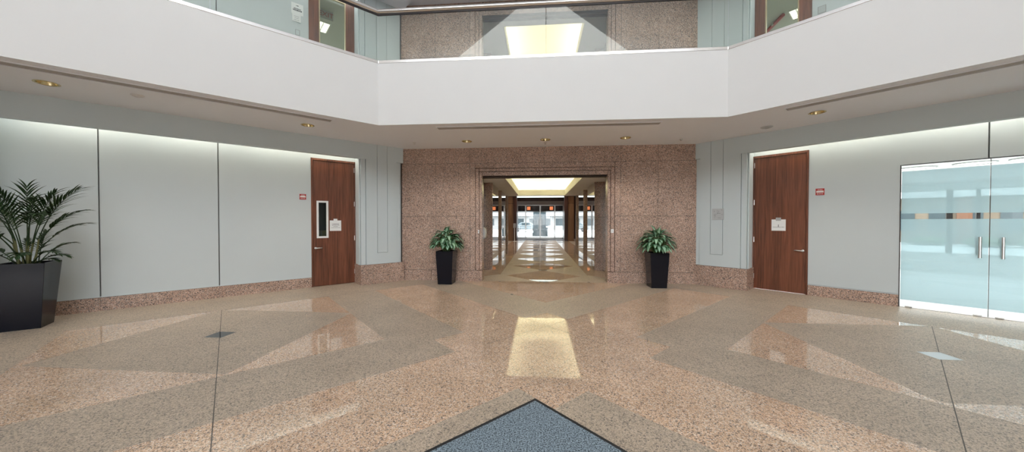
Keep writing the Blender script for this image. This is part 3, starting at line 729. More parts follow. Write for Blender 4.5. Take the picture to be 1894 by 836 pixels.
# ------------------------------------------------------------------ corridors behind both openings
WARM = (1, .93, .64)
def corridor(z0, y1, name, words):
    zc = z0+2.79; cy0, cy1 = 9.27, 15.9; cx = 1.095
    m = MB()
    k = .02; m.box(-2.0, -cx-k, 8.872, y1, zc, zc+.10); m.box(cx+k, 2.0, 8.872, y1, zc, zc+.10); m.box(-cx-k, cx+k, 8.872, cy0-k, zc, zc+.10); m.box(-cx-k, cx+k, cy1+k, y1, zc, zc+.10)
    struct(f'ceiling_{name}', m, M['ceilwhite'], f'flat border of the {words} corridor ceiling', 'ceiling')
    m = MB(); k = .02
    m.box(-cx-k, -cx, cy0-k, cy1+k, zc, zc+.27); m.box(cx, cx+k, cy0-k, cy1+k, zc, zc+.27); m.box(-cx, cx, cy0-k, cy0, zc, zc+.27); m.box(-cx, cx, cy1, cy1+k, zc, zc+.27)
    m.box(-1.7, 1.7, 9.13, y1-.02, zc+1.12, zc+1.17)
    m.box(-1.7, -1.66, 9.13, y1-.02, zc+.1, zc+1.14); m.box(1.66, 1.7, 9.13, y1-.02, zc+.1, zc+1.14); m.box(-1.7, 1.7, 9.13, 9.15, zc+.1, zc+1.14); m.box(-1.7, 1.7, y1-.04, y1-.02, zc+.1, zc+1.14)
    struct(f'ceiling_cove_{name}', m, M['cove'], f'glowing recessed tray in the {words} corridor ceiling', 'ceiling')
    ly = (cy0+cy1)/2
    for sx in (-1, 1): area('cove_lamp', (sx*1.36, ly, zc+.14), (PI, 0, 0), .12, cy1-cy0, 58, WARM)
    for yy in (cy1+.14,): area('cove_lamp', (0, yy, zc+.14), (PI, 0, 0), 2*cx, .12, 18, WARM)
    # side walls + columns
    for sx in (-1, 1):
        nm = 'left' if sx < 0 else 'right'
        m = MB(); a, b = sorted((sx*1.875, sx*2.05)); m.box(a, b, 8.872, y1, z0, zc+.02)
        struct(f'wall_{name}_{nm}', m, M['darkwood'], f'dark backing wall of the {words} corridor on the {nm} side', 'wall')
        for i, yc in enumerate((10.66, 13.33, 16.0)):
            y0_, y1_ = (8.872, 12.28, 14.95)[i], yc
            if z0 == 0:
                m = MB(); a, b = sorted((sx*1.860, sx*1.873)); m.box(a, b, y0_+.004, y1_-.004, .02, zc-.01)
                tag(obj('mirror_panel', m, M['mirror'], origin=(sx*1.865,(y0_+y1_)/2,0)), f'mirrored wall panel {("just inside the opening","in the recess between the first and second piers","in the recess between the second and third piers")[i]}, {"dispenser" if sx<0 else "plaque"} side of corridor', 'mirror', 'mirrored panels along the corridor')
            ye = min(yc+1.62, y1)
            m = MB(); a, b = sorted((sx*1.622, sx*1.872))
            m.box(a, b, yc, yc+.05, z0, z0+.25); m.box(a, b, yc, yc+.05, z0+.256, z0+1.68); m.box(a, b, yc, yc+.05, z0+1.686, zc)
            m.mi = 1; a, b = sorted((sx*1.648, sx*1.872)); m.box(a, b, yc+.045, ye-.01, z0, zc)
            m.mi = 2; a, b = sorted((sx*1.638, sx*1.872)); m.box(a, b, ye-.012, ye, z0, zc)
            struct(f'trim_{20 if sx<0 else 30}{i}{"u" if z0 else ""}'.replace('u','5'), m, [M['rose'], M['joint'], M['darkwood']], f'{("first","second","third")[i]} granite-ended pier on the {nm} of the {words} corridor', 'column')
            if z0 == 0 and ye-yc > 1:
                m = MB(); a, b = sorted((sx*1.628, sx*1.647)); m.box(a, b, yc+.052, ye-.014, .02, zc-.01)
                tag(obj('mirror_panel', m, M['mirror'], origin=(sx*1.64,yc+.8,0)), f'mirrored flank of the {("first","second","third")[i]} granite-ended pier, {"dispenser" if sx<0 else "plaque"} side of corridor', 'mirror', 'mirrored panels along the corridor')
corridor(0, 16.3, 'corridor', 'ground floor'); corridor(Z2, 16.3, 'corridor_upper', 'upper floor')
m = MB(); m.box(-2, 2, 16.3, 16.4, Z2, 8.2); struct('wall_corridor_upper_end', m, M['ceilwhite'], 'end wall of the upper corridor', 'wall')
m = MB(); m.box(-2.1, 2.1, 8.87, 16.3, Z2-.1, Z2); struct('floor_corridor_upper', m, M['concrete'], 'floor of the upper corridor', 'floor')

# ------------------------------------------------------------------ far lobby and entrance
m = MB()
m.box(-5, 5, 16.3, 30.2, 4.05, 4.15); struct('ceiling_lobby', m, M['ceilwhite'], 'ceiling of the far entrance lobby', 'ceiling')
m = MB(); m.box(-5.05, -4.95, 16.3, 30.2, 0, 4.1); m.box(-5, -2.0, 16.25, 16.35, 0, 4.1); struct('wall_lobby_left', m, M['lightwood'], 'veneered side wall of the far lobby, dispenser side', 'wall')
m = MB(); m.box(4.95, 5.05, 16.3, 30.2, 0, 4.1); m.box(2.0, 5, 16.25, 16.35, 0, 4.1); struct('wall_lobby_right', m, M['lightwood'], 'veneered side wall of the far lobby, plaque pilaster side', 'wall')
m = MB(); m.box(-2.0, 2.0, 16.31, 16.36, 3.0, 4.1); struct('wall_lobby_bulkhead', m, M['ceilwhite'], 'bulkhead where the corridor meets the far lobby', 'wall')
for sx, nm in ((-1,'left'),(1,'right')):
    m = MB()
    a, b = sorted((sx*2.15, sx*2.62)); m.box(a, b, 26.5, 27.1, 0, 2.97); m.box(a, b, 26.5, 27.1, 3.0, 3.52)
    m.mi = 1; a, b = sorted((sx*1.88, sx*2.149)); m.box(a, b, 26.45, 27.15, 0, 4.05); a, b = sorted((sx*2.15, sx*2.62)); m.box(a, b, 26.52, 27.1, 2.9, 4.05)
    struct(f'trim_{41 if sx<0 else 42}', m, [M['lightwood'], M['darkwood']], f'wooden pier framing the far entrance on its {nm}', 'pier')
m = MB(); Y = 30
m.box(-5, -2.08, Y, Y+.1, 0, 4.1); m.box(2.08, 5, Y, Y+.1, 0, 4.1); m.box(-2.08, 2.08, Y, Y+.12, 3.37, 3.70); m.box(-2.08, 2.08, Y, Y+.12, 3.86, 4.1)
struct('wall_lobby_end', m, M['darkwood'], 'dark end wall around the far glass entrance', 'wall')
m = MB(); m.box(-2.08, 2.08, Y-.05, Y+.12, 3.03, 3.37); struct('trim_43', m, M['greyband'], 'grey header over the far glass entrance', 'header')
m = MB(); m.box(-2.08, 2.08, Y+.03, Y+.045, 3.7, 3.86); struct('window_1', m, M['darkglass'], 'bright transom light over the far entrance', 'window')
for i, (x0, x1) in enumerate(((-2.05,-1.32),(-1.30,-.02),(.0,1.28),(1.30,2.05))):
    r = thing(f'door_{7+i}', ((x0+x1)/2, Y, 0), ('fixed glass sidelight beside the sanitizer stand','glass entrance leaf on the sanitizer stand side','glass entrance leaf away from the sanitizer stand','fixed glass sidelight away from the sanitizer stand')[i]+', far end of corridor', 'glass door', kind='structure')
    m = MB(); m.box(x0+.03, x1-.03, Y+.03, Y+.042, .1, 2.98); obj('glass_pane', m, M['glass'], r)
    m = MB(); m.box(x0, x0+.045, Y, Y+.07, 0, 3.03); m.box(x1-.045, x1, Y, Y+.07, 0, 3.03); m.box(x0, x1, Y, Y+.07, 0, .11); m.box(x0, x1, Y, Y+.07, 2.97, 3.03); obj('metal_frame', m, M['satin'], r)
    if i in (1, 2):
        hx_ = x1-.14 if i == 1 else x0+.14
        m = MB(); m.tube([(hx_, Y-.06, .85), (hx_, Y-.06, 1.75)], .022, 10); m.tube([(hx_, Y-.06, .95),(hx_, Y+.03,.95)], .012, 8); m.tube([(hx_, Y-.06, 1.65),(hx_, Y+.03,1.65)], .012, 8)
        obj('pull_handle', m, M['satin'], r, smooth=False)
# hand sanitizer stand and wall dispenser
r = thing('sanitizer_stand', (-2.02, 25.9, 0), 'slim white sanitizer stand beside the left wooden pier of the far lobby', 'sanitizer stand')
m = MB(); m.lathe([(.16,0),(.16,.012),(.03,.02)], (-2.02,25.9,0), 20, True); obj('base', m, M['paper'], r)
m = MB(); m.tube([(-2.02,25.9,.01),(-2.02,25.9,1.1)], .025, 10); obj('pole', m, M['paper'], r, smooth=False)
m = MB(); m.box(-2.11,-1.93, 25.82,25.95, 1.05,1.40); obj('dispenser', m, M['greyplate'], r, bevel=.02)
r = thing('wall_dispenser', (-1.83, 9.5, 1.2), 'white rounded dispenser on the mirrored wall just inside the corridor', 'dispenser')
m = MB(); pts = [(-1.860,0),(-1.860,.31),(-1.72,.31),(-1.66,.26),(-1.645,.15),(-1.66,0)]
m.loft([[(x, 9.37, 1.08+z) for x, z in pts], [(x, 9.62, 1.08+z) for x, z in pts]]); obj('housing', m, M['paper'], r, bevel=.015)
m = MB(); m.box(-1.85,-1.69, 9.40,9.59, 1.05,1.08); obj('tray', m, M['greyplate'], r)
for sx, x0, x1, z0, z1, lab in ((1, 1.685,1.757,1.26,1.355,'white switch plate on the granite surround, plaque pilaster side'), (-1, -1.715,-1.68,1.24,1.33,'slim white switch plate on the granite surround, dispenser side')):
    r = thing('switch_plate', ((x0+x1)/2, YB+.03, z0), lab, 'switch')
    m = MB(); m.box(x0, x1, YB+.02, YB+.03, z0, z1); obj('plate', m, M['paper'], r, bevel=.002)
    m = MB(); m.box((x0+x1)/2-.008, (x0+x1)/2+.008, YB+.014, YB+.02, z0+.035, z1-.03); obj('rocker', m, M['greyplate'], r)
for p, lab in (((-1.13,8.54),'small dark floor socket at the corridor mouth, dispenser side'), ((1.14,8.60),'small dark floor socket at the corridor mouth, plaque pilaster side'), ((-.70,7.03),'small dark floor socket in the atrium before the corridor')):
    r = thing('floor_socket', (*p, 0), lab, 'floor socket', 'floor sockets near the corridor mouth')
    m = MB(); m.lathe([(.035,0),(.035,.003),(.028,.004),(.001,.004)], (*p,0), 18); obj('cover', m, M['darkmetal'], r)
    m = MB(); m.box(p[0]-.015, p[0]+.015, p[1]-.004, p[1]+.004, .004, .0055); obj('slot', m, M['brass'], r)

r = thing('entrance_mat', (0, 28.6, 0), 'dark entrance mat just inside the far glass doors', 'mat')
m = MB(); m.box(-2.0, 2.0, 27.3, 29.9, .0005, .012); obj('carpet_pile', m, M['rubber'], r)
m = MB(); m.box(-2.04, 2.04, 27.25, 27.3, .0005, .010); m.box(-2.04, -2.0, 27.3, 29.9, .0005, .010); m.box(2.0, 2.04, 27.3, 29.9, .0005, .010); obj('rubber_border', m, M['rubber'], r)
# outside the far entrance
m = MB(); m.box(-60, 60, 30.2, 120, -.3, -.02); struct('ground_street', m, M['street'], 'bright paved street beyond the far entrance', 'street')
m = MB(); m.box(-8, 8, 30.6, 34.5, 2.48, 3.4); struct('ceiling_canopy', m, M['darkmetal'], 'dark canopy over the pavement outside the far entrance', 'canopy')
for x, lab in ((-1.05,'amber canopy lamp on the sanitizer stand side, outside'),(1.0,'amber canopy lamp away from the sanitizer stand, outside')):
    r = thing('canopy_lamp', (x, 30.5, 2.75), lab, 'lamp', 'amber lamps under the canopy')
    m = MB(); m.box(x-.2, x+.2, 30.5, 30.6, 2.56, 2.94); obj('housing', m, M['darkmetal'], r)
    m = MB(); m.box(x-.15, x+.15, 30.47, 30.5, 2.6, 2.9); obj('lens', m, M['amber'], r)
r = thing('street_column', (-.05, 36, 0), 'broad blue grey column standing outside the far entrance', 'column')
m = MB(); m.box(-.72,.62, 35.6,36.6, .35,3.05); obj('shaft', m, M['bluecol'], r)
m = MB(); m.box(-.80,.80, 35.5,36.7, -.02,.35); m.box(.0,.80,35.45,35.6,.3,.9); obj('base', m, M['bluecol'], r)
for x0, x1, lab in ((-4.2,-1.0,'pale metal railing outside, on the parked car side of the column'),(1.1,4.3,'pale metal railing outside, away from the parked car')):
    r = thing('street_railing', ((x0+x1)/2, 42, 0), lab, 'railing')
    for k in range(4):
        m = MB(); m.tube([(x0,42,.25+.25*k),(x1,42,.25+.25*k)], .03, 6); obj('rail', m, M['concrete'], r)
    for k in range(3):
        xx = x0+(x1-x0)*k/2; m = MB(); m.tube([(xx,42,-.02),(xx,42,1.05)], .04, 6); obj('post', m, M['concrete'], r)
r = thing('parked_car', (-2.0, 52, 0), 'dark car parked across the street beyond the far entrance', 'car')
sec = [(-2.1,.35),(-2.1,.75),(-1.5,.9),(-.9,1.4),(.6,1.42),(1.2,.95),(2.0,.85),(2.1,.35)]
m = MB(); m.loft([[(-2.0+x, 51.2, z) for x, z in sec], [(-2.0+x, 52.9, z) for x, z in sec]]); obj('body', m, M['carpaint'], r, bevel=.05)
m = MB(); m.box(-2.75,-1.5, 51.18,51.22, .95,1.33); obj('side_window', m, M['winglass'], r)
for x in (-3.3,-.8):
    m = MB(); m.loft([[(x+.32*math.cos(a), y, .32+.32*math.sin(a)) for a in [2*PI*i/18 for i in range(18)]] for y in (51.1, 51.35)]); obj('wheel', m, M['rubber'], r)
r = thing('street_building', (0, 66, 0), 'long pale building across the street beyond the far entrance', 'building')
m = MB(); m.box(-40,40, 66,74, -.02,2.6); m.box(-40,40,65.2,74,2.6,5.6); obj('wall', m, M['concrete'], r)
for k in range(12):
    x = -15+k*2.6; m = MB(); m.box(x, x+1.5, 65.95, 66.05, .7, 2.1); obj('window', m, M['winglass'], r)
m = MB(); m.box(-40,40,64.8,74.2,5.6,6.0); obj('parapet', m, M['concrete'], r)

# ------------------------------------------------------------------ tenant space behind the glass doors
d0, d1 = DW['right']+.08, 16.7
m = MB(RF); m.box(-1.3, 7, d0-.06, d1+.1, -.06, -.001); struct('floor_tenant', m, M['tenant'], 'white floor of the suite behind the glass doors', 'floor')
m = MB(RF); m.box(-1.3, 7, d0+.01, d1, 2.75, 2.85); struct('ceiling_tenant', m, M['tenant'], 'white ceiling of the suite behind the glass doors', 'ceiling')
m = MB(RF); m.box(-1.35, -1.3, d0+.02, d1, 0, 2.85); m.box(7, 7.05, d0, d1, 0, 2.85); struct('wall_tenant_side', m, M['tenant'], 'white side walls of the suite behind the glass doors', 'wall')
m = MB(RF); m.box(-1.3, 7, d1, d1+.2, 0, .58); m.box(-1.3, 7, d1, d1+.2, 2.5, 2.85)
m.mi = 1
for a, b in ((-1.3,-.9),(.76,.88),(1.30,1.37),(2.9,3.1),(5,5.2)): m.box(a, b, d1-.05, d1+.2, .58, 2.5)
struct('wall_tenant_end', m, [M['tenant'], M['darkmetal']], 'window wall with dark posts across the suite behind the glass doors', 'wall')
m = MB(RF); m.box(-.9, 5, d1+.1, d1+.112, .58, 2.5); struct('window_2', m, M['glass'], 'wide window pane of the suite behind the glass doors', 'window')
for (t, D), lab in (((.84, 11.5),'round ring ceiling light nearest the door seam, behind the glass doors'), ((1.50, 11.45),'round ring ceiling light at the photo edge, behind the glass doors'), ((.10, 11.6),'round ring ceiling light nearest the grey panel, behind the glass doors')):
    c = RF(t, D, 2.746); r = thing('ring_light', c, lab, 'ceiling light', 'ring lights in the glass door suite')
    m = MB(); m.lathe([(.28,0),(.285,-.012),(.28,-.02),(.265,-.02),(.26,-.012),(.262,0)], c, 32); obj('ring', m, M['greyplate'], r, smooth=True)
    m = MB(); m.lathe([(.255,-.002),(.255,-.008),(.001,-.009)], c, 32); obj('diffuser', m, M['tubeglow'], r)
area('tenant_lamp', RF(1.5, 12.5, 2.68), (0,0,PI/4), 3.5, 3, 70, (1,.98,.95))
m = MB(RF); m.box(-30, 40, d1+.25, 70, -.45, -.15); struct('ground_lot', m, M['paleground'], 'bright pavement outside the suite window', 'pavement')
for i, (t, D, rr, hh) in enumerate(((-1.2,38,.8,.5),(1.1,38.5,.95,.45),(3.4,38,.9,.5),(5.6,38.5,1.0,.45),(7.8,38,.9,.5))):
    c = RF(t, D, -.15); rng = random.Random(i)
    m = MB(); n = 14
    m.loft([[(c[0]+rr*math.sin(ph)*math.cos(a)*(1+.12*rng.random()), c[1]+rr*math.sin(ph)*math.sin(a)*(1+.12*rng.random()), c[2]+hh*(1-math.cos(ph))*.62*(1+.05*rng.random())) for a in [2*PI*k/n for k in range(n)]] for ph in (.9*PI,.75*PI,.55*PI,.4*PI,.25*PI,.1*PI,.02)][::-1])
    tag(obj('clipped_bush', m, M['hedge'], origin=c, smooth=True), 'clipped green bush outside the suite window behind the glass doors', 'bush', 'bushes outside the suite window')
r = thing('tan_building', RF(2, 42, -.15), 'tan building across the pavement, seen through the glass doors', 'building')
m = MB(RF); m.box(-25, 35, 42, 46, -.2, 3.4); obj('wall', m, M['tanwall'], r)
m = MB(RF); m.box(-25, 35, 41.4, 46, 3.4, 4.6); obj('fascia', m, M['white'], r)
for k in range(9):
    t = -2+k*1.6; m = MB(RF); m.box(t, t+.9, 41.95, 42.05, .8, 2.4); obj('window', m, M['winglass'], r)
m = MB(RF); m.box(2.5, 3.2, 41.5, 42, -.15, 3.4); obj('brick_pier', m, M['brick'], r)

# room behind the narrow door window
m = MB(LF); a, b, e0, e1 = -3.0, -.9, 9.11+.13, 9.11+2.6
m.box(a-.05, a, e0, e1, 0, 2.6); m.box(b, b+.05, e0, e1, 0, 2.6); m.box(a, b, e1, e1+.05, 0, 2.6); m.box(a, b, e0, e1, 2.6, 2.65); m.box(a, b, e0, e1, -.05, -.001)
struct('wall_store_room', m, M['darkroom'], 'unlit room behind the door with a narrow window', 'room')  # walls coloured near black
area('store_lamp', LF(-1.75, 9.11+.4, 2.5), (0,0,PI/4), .3, .2, 3, (1,.95,.8))
r = thing('storage_cabinet', LF(-1.78, 9.85, 0), 'yellowish cabinet glimpsed through the narrow door window', 'cabinet')
m = MB(LF); m.box(-2.1,-1.74, 9.78,10.2, 0, 1.31); obj('body', m, M['yellow'], r)
m = MB(LF); m.box(-2.09,-1.75, 9.765,9.78, .03, 1.29); obj('door', m, M['yellow'], r)

# ------------------------------------------------------------------ rest of the atrium behind the camera
m = MB()
for sx in (-1, 1):
    a, b = sorted((sx*8.95, sx*9.1)); m.box(a, b, -4, 3.45, 0, 3.5); m.box(a, b, -4, 3.45, Z2, 7.1)
struct('wall_side', m, M['panel'], 'plain grey side walls of the atrium behind the viewer', 'wall')
for i, sx in ((1,-1),(2,1)):
    m = MB()
    p0, p1 = Vector((sx*9.0,-3.95,0)), Vector((sx*3.75,-9.2,0)); d = (p1-p0).normalized(); o = Vector((d.y,-d.x,0))*.07
    for z0, z1 in ((0,3.5),(Z2,7.1)): m.prism([(p0-o)[:2],(p1-o)[:2],(p1+o)[:2],(p0+o)[:2]], z0, z1)
    struct(f'wall_front_{"left" if sx<0 else "right"}', m, M['panel'], 'plain grey diagonal wall behind the viewer', 'wall')
m = MB(); m.box(-3.8,3.8,-9.2,-9.05,3.3,3.5); m.box(-3.8,3.8,-9.2,-9.05,Z2,7.1); struct('wall_front', m, M['panel'], 'wall over the street entrance behind the viewer', 'wall')
m = MB(); m.box(-3.75,3.75,-9.13,-9.118,.02,3.3); struct('window_3', m, M['glass'], 'street entrance glazing behind the viewer', 'window')
m = MB()
for k in range(7): x = -3.75+k*1.25; m.box(x-.03,x+.03,-9.17,-9.07,0,3.3)
struct('trim_50', m, M['darkmetal'], 'dark mullions of the street entrance behind the viewer', 'mullion')
# atrium shaft above the galleries: solid at the back and sides, glazed gable towards the street
RX = ca[0]; EAVE, RIDGE = 10.1, 15.3
m = MB()
for i in (0, 1, 2, 6, 7):
    a, b = Vector((*HOLE[i],0)), Vector((*HOLE[(i+1)%8],0)); d = (b-a).normalized(); o = Vector((-d.y,d.x,0))*.15
    m.prism([a[:2], b[:2], (b+o)[:2], (a+o)[:2]], 7.05 if i != 0 else 7.21, 15.6 if i in (0,1,7) else 10.2)
struct('wall_shaft', m, M['white'], 'white atrium walls rising above the galleries', 'wall')
m = MB()
for i in (3, 4, 5):  # diagonal facets added to the glazing for more daylight
    a, b = Vector((*HOLE[i],0)), Vector((*HOLE[(i+1)%8],0)); d = (b-a).normalized(); o = Vector((-d.y,d.x,0))*.015
    m.prism([a[:2], b[:2], (b+o)[:2], (a+o)[:2]], 7.3, 15.6)
struct('window_4', m, M['glass'], 'tall gabled atrium window above the street entrance', 'window')
m = MB()
for i in (3, 4, 5):
    a, b = Vector((*HOLE[i],0)), Vector((*HOLE[(i+1)%8],0)); d = (b-a).normalized(); o = Vector((-d.y,d.x,0))*.15
    m.prism([a[:2], b[:2], (b+o)[:2], (a+o)[:2]], 7.05, 7.3)
struct('trim_51', m, M['white'], 'white sill under the gabled atrium window', 'sill')
m = MB()
for sx in (-1, 1):
    m.loft([[(0,y,RIDGE),(sx*(RX+.6),y,EAVE-.45),(sx*(RX+.6),y,EAVE-.25),(0,y,RIDGE+.2)] for y in (-7.1, 6.7)])
struct('roof', m, M['soffit'], 'pitched roof over the atrium', 'roof')
m = MB(); m.box(-60,60,-80,-9.3,-.3,-.02); struct('ground_front', m, M['street'], 'forecourt behind the viewer', 'street')

# ------------------------------------------------------------------ floor mat
def mat():
    c = Vector((-.16, 2.90-1.62, 0)); h = 1.62
    r = thing('floor_mat', c, 'blue grey entrance mat with a dark rubber border', 'mat')
    def dia(k): return [(c.x, c.y+k), (c.x+k, c.y), (c.x, c.y-k), (c.x-k, c.y)]
    m = MB(); z = .009
    A, B = dia(h), dia(h-.055)
    q = [[m.V((*p, zz)) for p in P] for P, zz in ((A,0.0005),(dia(h-.012),z),(B,z),(B,0.0005))]
    for i in range(4):
        j = (i+1) % 4
        for a in range(3): m.face([q[a][i], q[a][j], q[a+1][j], q[a+1][i]])
    obj('rubber_border', m, M['rubber'], r)
    m = MB(); m.prism(dia(h-.053), .0005, .0115); obj('carpet_pile', m, M['carpet'], r)
mat()

# ------------------------------------------------------------------ planters and plants
def planter(r, c, rot, b, t, h, rim=.02):
    R = Matrix.Rotation(rot, 3, 'Z'); c = Vector(c)
    sq = lambda k, z: [tuple(c + R @ Vector((x*k, y*k, z))) for x, y in ((-1,-1),(1,-1),(1,1),(-1,1))]
    m = MB(); m.loft([sq(b, 0), sq(t, h), sq(t-rim, h), sq(t-rim-.01, h-.07)], caps=False); m.face([m.V(p) for p in sq(b, 0)])
    obj('planter', m, M['black'], r, bevel=.004)
    m = MB(); z = h-.05; n = 7
    V = [[m.V(tuple(c + R @ Vector(((i/(n-1)*2-1)*(t-rim-.006), (j/(n-1)*2-1)*(t-rim-.006), z + random.uniform(-.008,.012))))) for i in range(n)] for j in range(n)]
    for j in range(n-1):
        for i in range(n-1): m.face([V[j][i], V[j][i+1], V[j+1][i+1], V[j+1][i]])
    obj('soil', m, M['soil'], r)
def leaf(m, base, d, up, L, W, curl, rng, fold=.25, seg=7):
    """a lance-shaped blade; d = start direction, curl = droop"""
    d = Vector(d).normalized(); up = Vector(up); side = d.cross(up).normalized(); p = Vector(base); rows = []
    for k in range(seg+1):
        s = k/seg
        wv = W*math.sin(PI*min(1, s**.72*.97+.03))**.85*(1-.25*s)
        nrm = side.cross(d).normalized()
        rows.append((p.copy(), side*wv, nrm*(wv*fold)))
        d = (d + Vector((0,0,-1))*curl/seg).normalized(); side = (side - d*side.dot(d)).normalized(); p = p + d*(L/seg)
    vs = [[m.V(tuple(q-a+n)), m.V(tuple(q)), m.V(tuple(q+a+n))] for q, a, n in rows]
    for k in range(seg):
        for j in range(2):
            u0, u1 = (0,.5) if j == 0 else (.5,1)
            m.face([vs[k][j], vs[k][j+1], vs[k+1][j+1], vs[k+1][j]], [(u0,k/seg),(u1,k/seg),(u1,(k+1)/seg),(u0,(k+1)/seg)])
def aglaonema(c, rot, label, seed, n=125):
    rng = random.Random(seed); h = .82
    r = thing('potted_plant', c, label, 'potted plant')
    planter(r, c, rot, .175, .215, h)
    cx, cy = c[0], c[1]
    m = MB(); st = MB()
    for i in range(n):
        f = (i+.5)/n; th = math.acos(1-f*1.05) if f < .94 else 1.6
        az = i*2.39996 + rng.uniform(-.25,.25); rad = rng.uniform(.72,1.0)
        hd = Vector((math.cos(az)*math.sin(th), math.sin(az)*math.sin(th), math.cos(th)))
        b = Vector((cx + hd.x*.30*rad, cy + hd.y*.30*rad, h+.13 + max(-.06, hd.z*.34*rad + rng.uniform(-.03,.05))))
        d = Vector((hd.x, hd.y, .45*hd.z + rng.uniform(-.1,.3)))
        leaf(m, b, d, (0,0,1), rng.uniform(.18,.26), rng.uniform(.056,.080), rng.uniform(.9,1.9), rng)
        s0 = Vector((cx+rng.uniform(-.05,.05), cy+rng.uniform(-.05,.05), h-.05))
        st.tube([s0, s0.lerp(b,.5)+Vector((0,0,.05)), b], [.007,.006,.004], 5)
    for q in (m, st):
        for v in q.bm.verts: v.co.y = min(v.co.y, 8.525 - .02*((v.co.x*37) % 1))
    obj('stems', st, M['stem'], r); obj('foliage', m, M['agla'], r, smooth=True)
aglaonema((-2.435,8.19,0), -.02, 'variegated leafy plant in a tall black planter beside the granite opening, windowed door side', 21)
aglaonema((2.655,8.125,0), .0, 'variegated leafy plant in a tall black planter beside the granite opening, plaque pilaster side', 44, 120)

def palm_plant(c):
    rng = random.Random(5); h = .95
    r = thing('potted_palm', c, 'tall potted palm in a large glossy black planter', 'potted palm')
    planter(r, c, math.radians(40), .178, .245, h, .022)
    C = Vector(c)
    # fronds: azimuth, length, start elevation, droop, start height, label none
    FD = []
    spec = [(20,1.00,74,.75),(-25,.92,70,.95),(50,.85,62,1.0),(-60,.95,72,.8),(95,.9,66,1.0),(140,1.0,72,.8),(185,.95,64,1.1),(225,1.0,74,.8),(265,.95,66,1.0),
            (-5,.80,52,1.3),(35,.62,44,1.2),(-40,.75,48,1.4),(70,.7,50,1.3),(160,.75,48,1.3),(210,.8,50,1.3),(300,.9,78,.6),(10,.50,30,.9),(330,1.0,80,.7),(120,.72,80,.6),(0,.95,78,.7),(28,.9,68,.9),(-15,.78,60,1.2),(200,.9,78,.7),(250,.85,58,1.2),(-75,.8,60,1.2),(280,.7,50,1.3)]
    for i, (az, L, el, dr) in enumerate(spec):
        if el < 57: L *= .74
        L *= .93*(.80 if -10 <= az <= 60 and L < .95 else .92 if -10 <= az <= 60 else 1); k = max(0, math.cos(math.radians(az-135))); L *= 1-.35*k; el = el+(84-el)*k; dr *= 1-.5*k
        a = math.radians(az+rng.uniform(-8,8)); e = math.radians(el)
        root = C + Vector((math.cos(a)*rng.uniform(.02,.10), math.sin(a)*rng.uniform(.02,.10), h-.06))
        caneL = rng.uniform(.15,.42) if el > 55 else rng.uniform(.1,.3)
        if L < .6: caneL = .05
        top = root + Vector((math.cos(a)*.05, math.sin(a)*.05, caneL))
        m = MB(); m.tube([root, root.lerp(top,.5)+Vector((rng.uniform(-.01,.01),0,0)), top], [.012,.010,.0075], 7); obj('cane', m, M['cane'], r)
        d = Vector((math.cos(a)*math.cos(e), math.sin(a)*math.cos(e), math.sin(e))); p = top.copy(); pts = [p.copy()]; ds = [d.copy()]
        n = 18
        for k in range(n):
            d = (d + Vector((0,0,-1))*dr*(.3+1.4*k/n)/n + Vector((math.cos(a),math.sin(a),0))*.25/n).normalized(); p = p + d*(L/n); pts.append(p.copy()); ds.append(d.copy())
        m = MB(); m.tube(pts, [.0075*(1-.8*k/n)+.0008 for k in range(n+1)], 6)
        for k in range(7, n+1):
            q, dd = pts[k], ds[k]; sd = dd.cross(Vector((0,0,1))).normalized(); f = (k-7)/(n-7)
            ll = .38*(1-.5*f)*L*(.75+.5*min(1,f*4))
            for sg in (-1, 1):
                for j in range(1 if k < n else 1):
                    dv = dd*(.75+.5*f) + sd*sg*(.75-.35*f) + Vector((0,0,.22+rng.uniform(-.1,.12)))
                    leaf(m, q + dd*rng.uniform(0,.02), dv, (0,0,1), ll*rng.uniform(.85,1.1), .0165*(1-.3*f), rng.uniform(.5,1.0), rng, .4, 5)
        for v in m.bm.verts:
            D = (v.co.y-v.co.x)*S
            if D > 9.04: v.co.x += (D-9.04)*S; v.co.y -= (D-9.04)*S
        o = obj('frond', m, M['palm'], r)
palm_plant((-7.60,4.28,0))

# ------------------------------------------------------------------ lamps in the wall slots
for sd in ('left','right'):
    F, dw = FR[sd], DW[sd]
    rz = -PI/4*3 if sd == 'left' else PI/4*3
    for k, (a, b) in enumerate(((-2.30,-1.42),(-1.34,-.1),(.0,1.24),(1.34,2.6))):
        area('slot_lamp', F((a+b)/2, dw-.14, 3.43), (0, 0, (PI/4 if sd == 'left' else -PI/4)), b-a, .06, (5.5 if k else 4.5), (1,.90,.72))
# unseen spots added to brighten the lobby and corridor
for yy in (18.5, 22.5, 26):
    for xx in (-1.2, 1.2):
        l = bpy.data.lights.new('lobby_fill', 'SPOT'); l.energy = 110; l.spot_size = 2.2; l.spot_blend = .6; l.color = (1,.92,.78); l.shadow_soft_size = .04
        o = bpy.data.objects.new('lobby_fill', l); COL.objects.link(o); o.location = (xx, yy, 3.98)
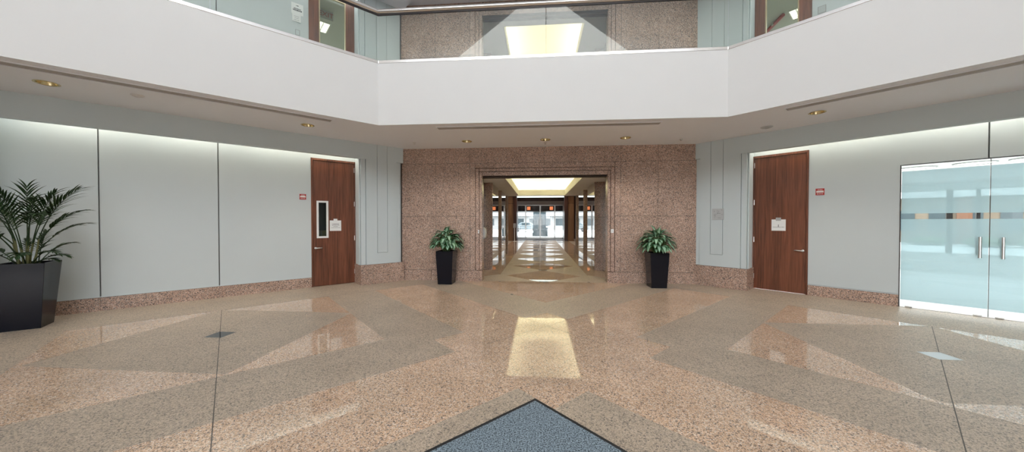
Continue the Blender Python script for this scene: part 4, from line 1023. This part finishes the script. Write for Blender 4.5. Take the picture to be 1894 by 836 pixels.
# glow of the downlights
for p, _ in LIGHTS:
    l = bpy.data.lights.new('downlight_beam', 'SPOT'); l.energy = 26; l.spot_size = 1.7; l.spot_blend = .7; l.color = (1,.86,.62); l.shadow_soft_size = .04
    o = bpy.data.objects.new('downlight_beam', l); COL.objects.link(o); o.location = (*p, 3.44)

# daylight: sky and window portals
wd = bpy.data.worlds.new('sky'); sc.world = wd; wd.use_nodes = True
bg = wd.node_tree.nodes['Background']; bg.inputs[0].default_value = (.97,.985,1,1); bg.inputs[1].default_value = 6.2
def portal(loc, rot, sx, sy):
    o = area('window_portal', loc, rot, sx, sy, 1); o.data.cycles.is_portal = True
portal((0,-6.9,11.2), (-PI/2,0,0), 2*hx, 7.6)
portal((0,-9.0,1.65), (-PI/2,0,0), 7.4, 3.2)
for sx in (-1,1):
    a, b = Vector((sx*ca[0],-.56-ca[1],0)), Vector((sx*hx,-.56-HB,0)); mid = (a+b)/2; inward = Vector((-sx,1,0)).normalized()
    o = area('window_portal', (*(mid+inward*.06)[:2], 9.4), (-PI/2,0,sx*PI/4), (a-b).length, 4.2, 1); o.data.cycles.is_portal = True
portal((0,29.9,1.6), (PI/2,0,0), 4.1, 2.9)
o = area('window_portal', RF(1.9, d1-.1, 1.55), (PI/2,0,-PI/4), 5.4, 1.9, 1); o.data.cycles.is_portal = True

# ------------------------------------------------------------------ camera and colour
cam = bpy.data.cameras.new('camera'); cam.sensor_fit = 'HORIZONTAL'; cam.sensor_width = 36; cam.lens = 36*615.83/1894; cam.clip_start = .05; cam.clip_end = 400
co = bpy.data.objects.new('camera', cam); COL.objects.link(co); co.location = (-.13, 0, 1.55)
co.rotation_euler = (PI/2 + math.radians(-.78), 0, math.radians(4.606))
sc.camera = co
sc.view_settings.view_transform = 'Standard'; sc.view_settings.look = 'None'; sc.view_settings.gamma = 1; sc.view_settings.exposure = 0.20; sc.view_settings.use_curve_mapping = False
cy = sc.cycles
cy.max_bounces = 10; cy.diffuse_bounces = 6; cy.glossy_bounces = 6; cy.transparent_max_bounces = 24; cy.transmission_bounces = 8
cy.sample_clamp_indirect = 6; cy.use_denoising = True; cy.caustics_reflective = False; cy.caustics_refractive = False
